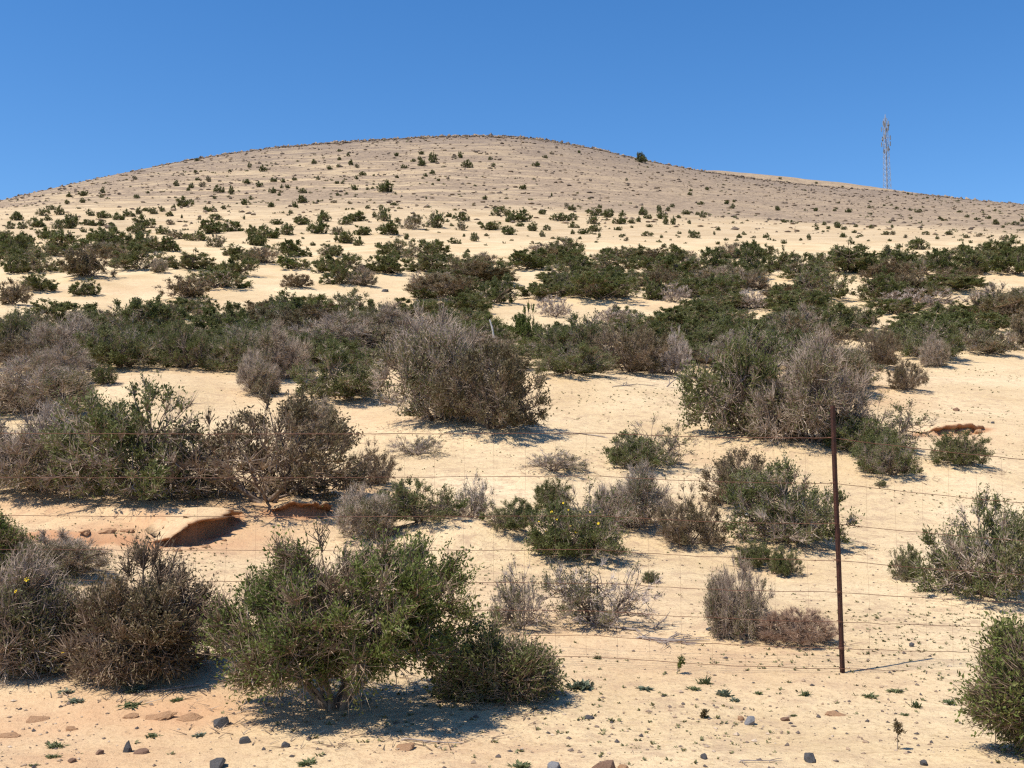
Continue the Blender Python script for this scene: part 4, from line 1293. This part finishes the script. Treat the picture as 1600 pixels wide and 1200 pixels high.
WM = {'weed': [weed_mesh(700 + k, 70, .8, .22, 0, 'weed') for k in range(4)], 'weed_blue': [weed_mesh(720 + k, 70, .7, .26, 0, 'weed_blue') for k in range(3)]}
for i, (px, py, pw, ph, k, label) in enumerate(WEEDS):
    if not label: continue
    gx, gy = ground_at(px, min(py, 1225))
    o = link(bpy.data.objects.new('weed', WM[k][i % len(WM[k])]))
    w = pw * gy / F; h = ph * gy / F
    q_ = random.uniform(.45, .72); o.scale = (w * q_, w * q_ * random.uniform(.6, 1.1), h * random.uniform(.9, 1.5))
    o.location = (gx, gy, hz(gx, gy) - .003)
    o.rotation_euler = (0, 0, random.uniform(0, 6.28))
    tag(o, label, 'weed', 'weeds on the foreground sand')
TALL = [(1058, 1054, 22, 36, 'leaf_bright', 'upright olive sprig standing alone on the sand right of centre'), (1402, 1172, 30, 46, 'leaf_brown', 'spindly brown dry plant on the sand below the post, right'),
        (1096, 1122, 12, 16, 'leaf_brown', 'faint brown sprig on the sand left of the blue-grey stone')]
for i, (px, py, pw, ph, mat, label) in enumerate(TALL):
    gx, gy = ground_at(px, py)
    w = pw * gy / F; h = ph * gy / F
    root = link(bpy.data.objects.new('sprig', None)); root.location = (gx, gy, hz(gx, gy))
    out = []
    branchy(60 + i, (0, 0, -.01), (.1, 0, 1), h * .9, .0022, 2, out, .5, 3)
    link(bpy.data.objects.new('stems', branch_mesh('stems', out, 'dead_wood')), root)
    V = []
    for P, R in out:
        for p in P[1:]:
            for _ in range(3):
                d = np.array([random.gauss(0, 1), random.gauss(0, 1), random.gauss(.3, .7)]); d /= np.linalg.norm(d)
                s = np.cross(d, [.3, .5, .8]); s /= np.linalg.norm(s)
                L = .018
                V += [p, p + d * L * .5 + s * .004, p + d * L, p + d * L * .5 - s * .004]
    lf = link(bpy.data.objects.new('leaves', mesh_from('leaves', V, np.arange(len(V)).reshape(-1, 4), mats=[M[mat]], var=np.random.default_rng(i).random(len(V)))), root)
    lf['kind'] = 'stuff'
    tag(root, label, 'plant', 'upright dry plants on the sand')


# ------------------------------------------------------------------ things nobody could count: sprouts, grit, twigs, far specks
def scatter_px(n, box, seed, mask=None):
    """points on the ground, evenly over the ground as it is seen, inside a box of the view"""
    r = np.random.default_rng(seed)
    x0, x1, y0, y1 = box
    a = np.stack([r.uniform(x0, x1, n), r.uniform(y0, y1, n)], 1)
    return a


def scatter_ground(n, y0, y1, seed, margin=.56):
    """points over a wedge of ground, thinning out with distance"""
    r = np.random.default_rng(seed)
    Y = np.exp(r.uniform(math.log(y0), math.log(y1), n))
    X = r.uniform(-margin, margin, n) * Y
    return X, Y, r


def sprouts():
    X, Y, r = scatter_ground(52000, 4.6, 36, 5)
    dens = sstep(-.15, .45, fbm(X * .5, Y * .5, 201, 3)) * .9 + .1
    hot = np.zeros_like(X)
    for px, py, rad, a in ((1400, 800, 2.6, 1.0), (1450, 700, 2.0, .6), (800, 760, 2.4, .8), (700, 715, 1.8, .6), (1420, 950, 1.5, .7), (1000, 620, 2.0, .5), (330, 875, .9, .9), (1300, 1075, 1.5, .4), (1520, 610, 3.0, .9)):
        gx, gy = ground_at(px, py)
        hot = np.maximum(hot, a * np.exp(-((X - gx) ** 2 + (Y - gy) ** 2) / rad ** 2))
    keep = r.random(len(X)) < dens ** 1.6 * (.42 + .9 * hot) * (.3 + .7 * sstep(6.5, 8.5, Y))
    X = X[keep]; Y = Y[keep]; n = len(X)
    Z = height(X, Y)
    s = r.uniform(.010, .028, n) * (1 + .6 * sstep(10, 25, Y))
    V = []; var = []
    for k in range(5):
        a = r.uniform(0, 6.28, n); el = r.uniform(.1, .9, n)
        d = np.stack([np.cos(a) * np.cos(el), np.sin(a) * np.cos(el), np.sin(el)], 1) * s[:, None]
        sd_ = np.stack([-np.sin(a), np.cos(a), np.zeros(n)], 1) * (s * .28)[:, None]
        c = np.stack([X, Y, Z - .002], 1)
        V.append(np.stack([c, c + d * .5 + sd_, c + d, c + d * .5 - sd_], 1)); var.append(r.random(n))
    V = np.stack(V, 1).reshape(-1, 3); var = np.repeat(np.stack(var, 1).ravel(), 4)
    M['sprout'] = leaf_mat('sprout_leaf', [(0, (.10, .10, .04)), (.5, (.17, .16, .07)), (1, (.27, .23, .12))], .2)
    o = link(bpy.data.objects.new('ground_cover', mesh_from('ground_cover', V, np.arange(len(V)).reshape(-1, 4), mats=[M['sprout']], var=var)))
    tag(o, 'sparse tiny green sprouts dotted over the sand', 'ground cover', None, 'stuff')


def pebbles(name, label, n, y0, y1, smin, smax, mats, seed, dens=None, flat=.6):
    X, Y, r = scatter_ground(n, y0, y1, seed)
    if dens is not None:
        k = r.random(len(X)) < dens(X, Y); X = X[k]; Y = Y[k]
    n = len(X)
    Z = height(X, Y)
    s = smin * (smax / smin) ** (r.random(n) ** 2.2)
    base = np.array([(1, 0, 0), (0, 1, 0), (-1, 0, 0), (0, -1, 0), (.25, .1, 1), (.2, -.1, -1)])
    a = r.uniform(0, 6.28, n); ca, sa = np.cos(a), np.sin(a)
    B = base[None] * (1 + r.uniform(-.3, .3, (n, 6, 1))) * np.stack([s, s * r.uniform(.5, 1, n), s * flat * r.uniform(.6, 1.2, n)], 1)[:, None]
    Xr = B[..., 0] * ca[:, None] - B[..., 1] * sa[:, None]; Yr = B[..., 0] * sa[:, None] + B[..., 1] * ca[:, None]
    V = np.stack([Xr + X[:, None], Yr + Y[:, None], B[..., 2] + (Z + s * flat * .3)[:, None]], -1).reshape(-1, 3)
    f = np.array([[0, 1, 4], [1, 2, 4], [2, 3, 4], [3, 0, 4], [1, 0, 5], [2, 1, 5], [3, 2, 5], [0, 3, 5]])
    T = (f[None] + (np.arange(n) * 6)[:, None, None]).reshape(-1, 3)
    var = np.repeat(r.random(n), 6)
    o = link(bpy.data.objects.new(name, mesh_from(name, V, None, T, mats=[M[mats]], var=var)))
    tag(o, label, 'gravel', None, 'stuff')


M['pebble'] = leaf_mat('pebble_stone', [(0, (.07, .06, .058)), (.3, (.16, .12, .095)), (.7, (.32, .225, .15)), (1, (.55, .46, .36))], 0, .9)
M['hillstone'] = leaf_mat('hill_stone', [(0, (.085, .066, .056)), (.5, (.17, .13, .10)), (1, (.30, .225, .155))], 0, .95)
sprouts()
pebbles('gravel', 'fine dark and rusty gravel strewn over the foreground sand', 26000, 4.4, 26, .003, .018, 'pebble', 31, lambda X, Y: .25 + .75 * sstep(-.1, .5, fbm(X * .7, Y * .7, 301, 2)) * (1 - .35 * sstep(6, 10, Y)))
pebbles('hill_rubble', 'dark rubble scattered over the upper hillside', 18000, 120, 300, .10, .62, 'hillstone', 33, lambda X, Y: .12 + .88 * sstep(150, 292, Y + 30 * fbm(X * .03, Y * .03, 311, 2)), .55)
pebbles('crest_rubble', 'dark stones along the crest of the hill', 4500, 284, 301, .22, .8, 'hillstone', 35, None, .7)


def tiny_scrub():
    """specks of scrub on the hill too small to tell apart"""
    X, Y, r = scatter_ground(3600, 84, 296, 41)
    dens = .10 + .9 * sstep(.0, .55, fbm(X * .06, Y * .04, 401, 3))
    dens = dens * (1 - .6 * sstep(-40, 40, X) * (1 - sstep(60, 110, X)) * sstep(130, 180, Y))
    k = r.random(len(X)) < dens
    X = X[k]; Y = Y[k]; n = len(X); Z = height(X, Y)
    s = r.uniform(.14, .5, n) * (.7 + .3 * sstep(90, 160, Y))
    V = []; var = []
    for j in range(16):
        c = nrm(r.normal(size=(n, 3))); c[:, 2] = np.abs(c[:, 2])
        p = np.stack([X, Y, Z], 1) + c * s[:, None] * np.array([1, 1, .75]) * r.uniform(.2, 1, (n, 1))
        d = nrm(r.normal(size=(n, 3))) * s[:, None] * .45; e = nrm(np.cross(d, r.normal(size=(n, 3)))) * s[:, None] * .25
        V.append(np.stack([p - d, p + e, p + d, p - e], 1)); var.append(r.random(n))
    V = np.stack(V, 1).reshape(-1, 3); var = np.repeat(np.stack(var, 1).ravel(), 4)
    o = link(bpy.data.objects.new('hill_scrub', mesh_from('hill_scrub', V, np.arange(len(V)).reshape(-1, 4), mats=[M['leaf_olive']], var=var)))
    tag(o, 'tiny specks of low scrub peppering the hillside', 'scrub', None, 'stuff')


tiny_scrub()


def litter():
    """dry twiglets lying on the sand under and around the bushes"""
    r = np.random.default_rng(55)
    A = []; 
    for (x, y, w, d, zt, kind, *_r) in PLAN:
        if y > 26: continue
        n = int(120 * w)
        a = r.uniform(0, 6.28, n); rr = w * .5 * (.5 + .75 * np.sqrt(r.random(n)))
        A.append(np.stack([x + rr * np.cos(a) + .1 * w, y + rr * np.sin(a) * .8], 1))
    A = np.concatenate(A); n = len(A)
    th = r.uniform(0, 3.14, n); L = r.uniform(.03, .14, n)
    B = A + np.stack([np.cos(th), np.sin(th)], 1) * L[:, None]
    za = height(A[:, 0], A[:, 1]) + .004; zb = height(B[:, 0], B[:, 1]) + r.uniform(.003, .03, n)
    v, t = cones(np.c_[A, za], np.c_[B, zb], r.uniform(.002, .0042, n))
    o = link(bpy.data.objects.new('twig_litter', mesh_from('twig_litter', v, None, t, mats=[M['twig_brown']], var=np.repeat(r.random(n), 4))))
    tag(o, 'dry twig litter lying on the sand under the bushes', 'litter', None, 'stuff')


litter()
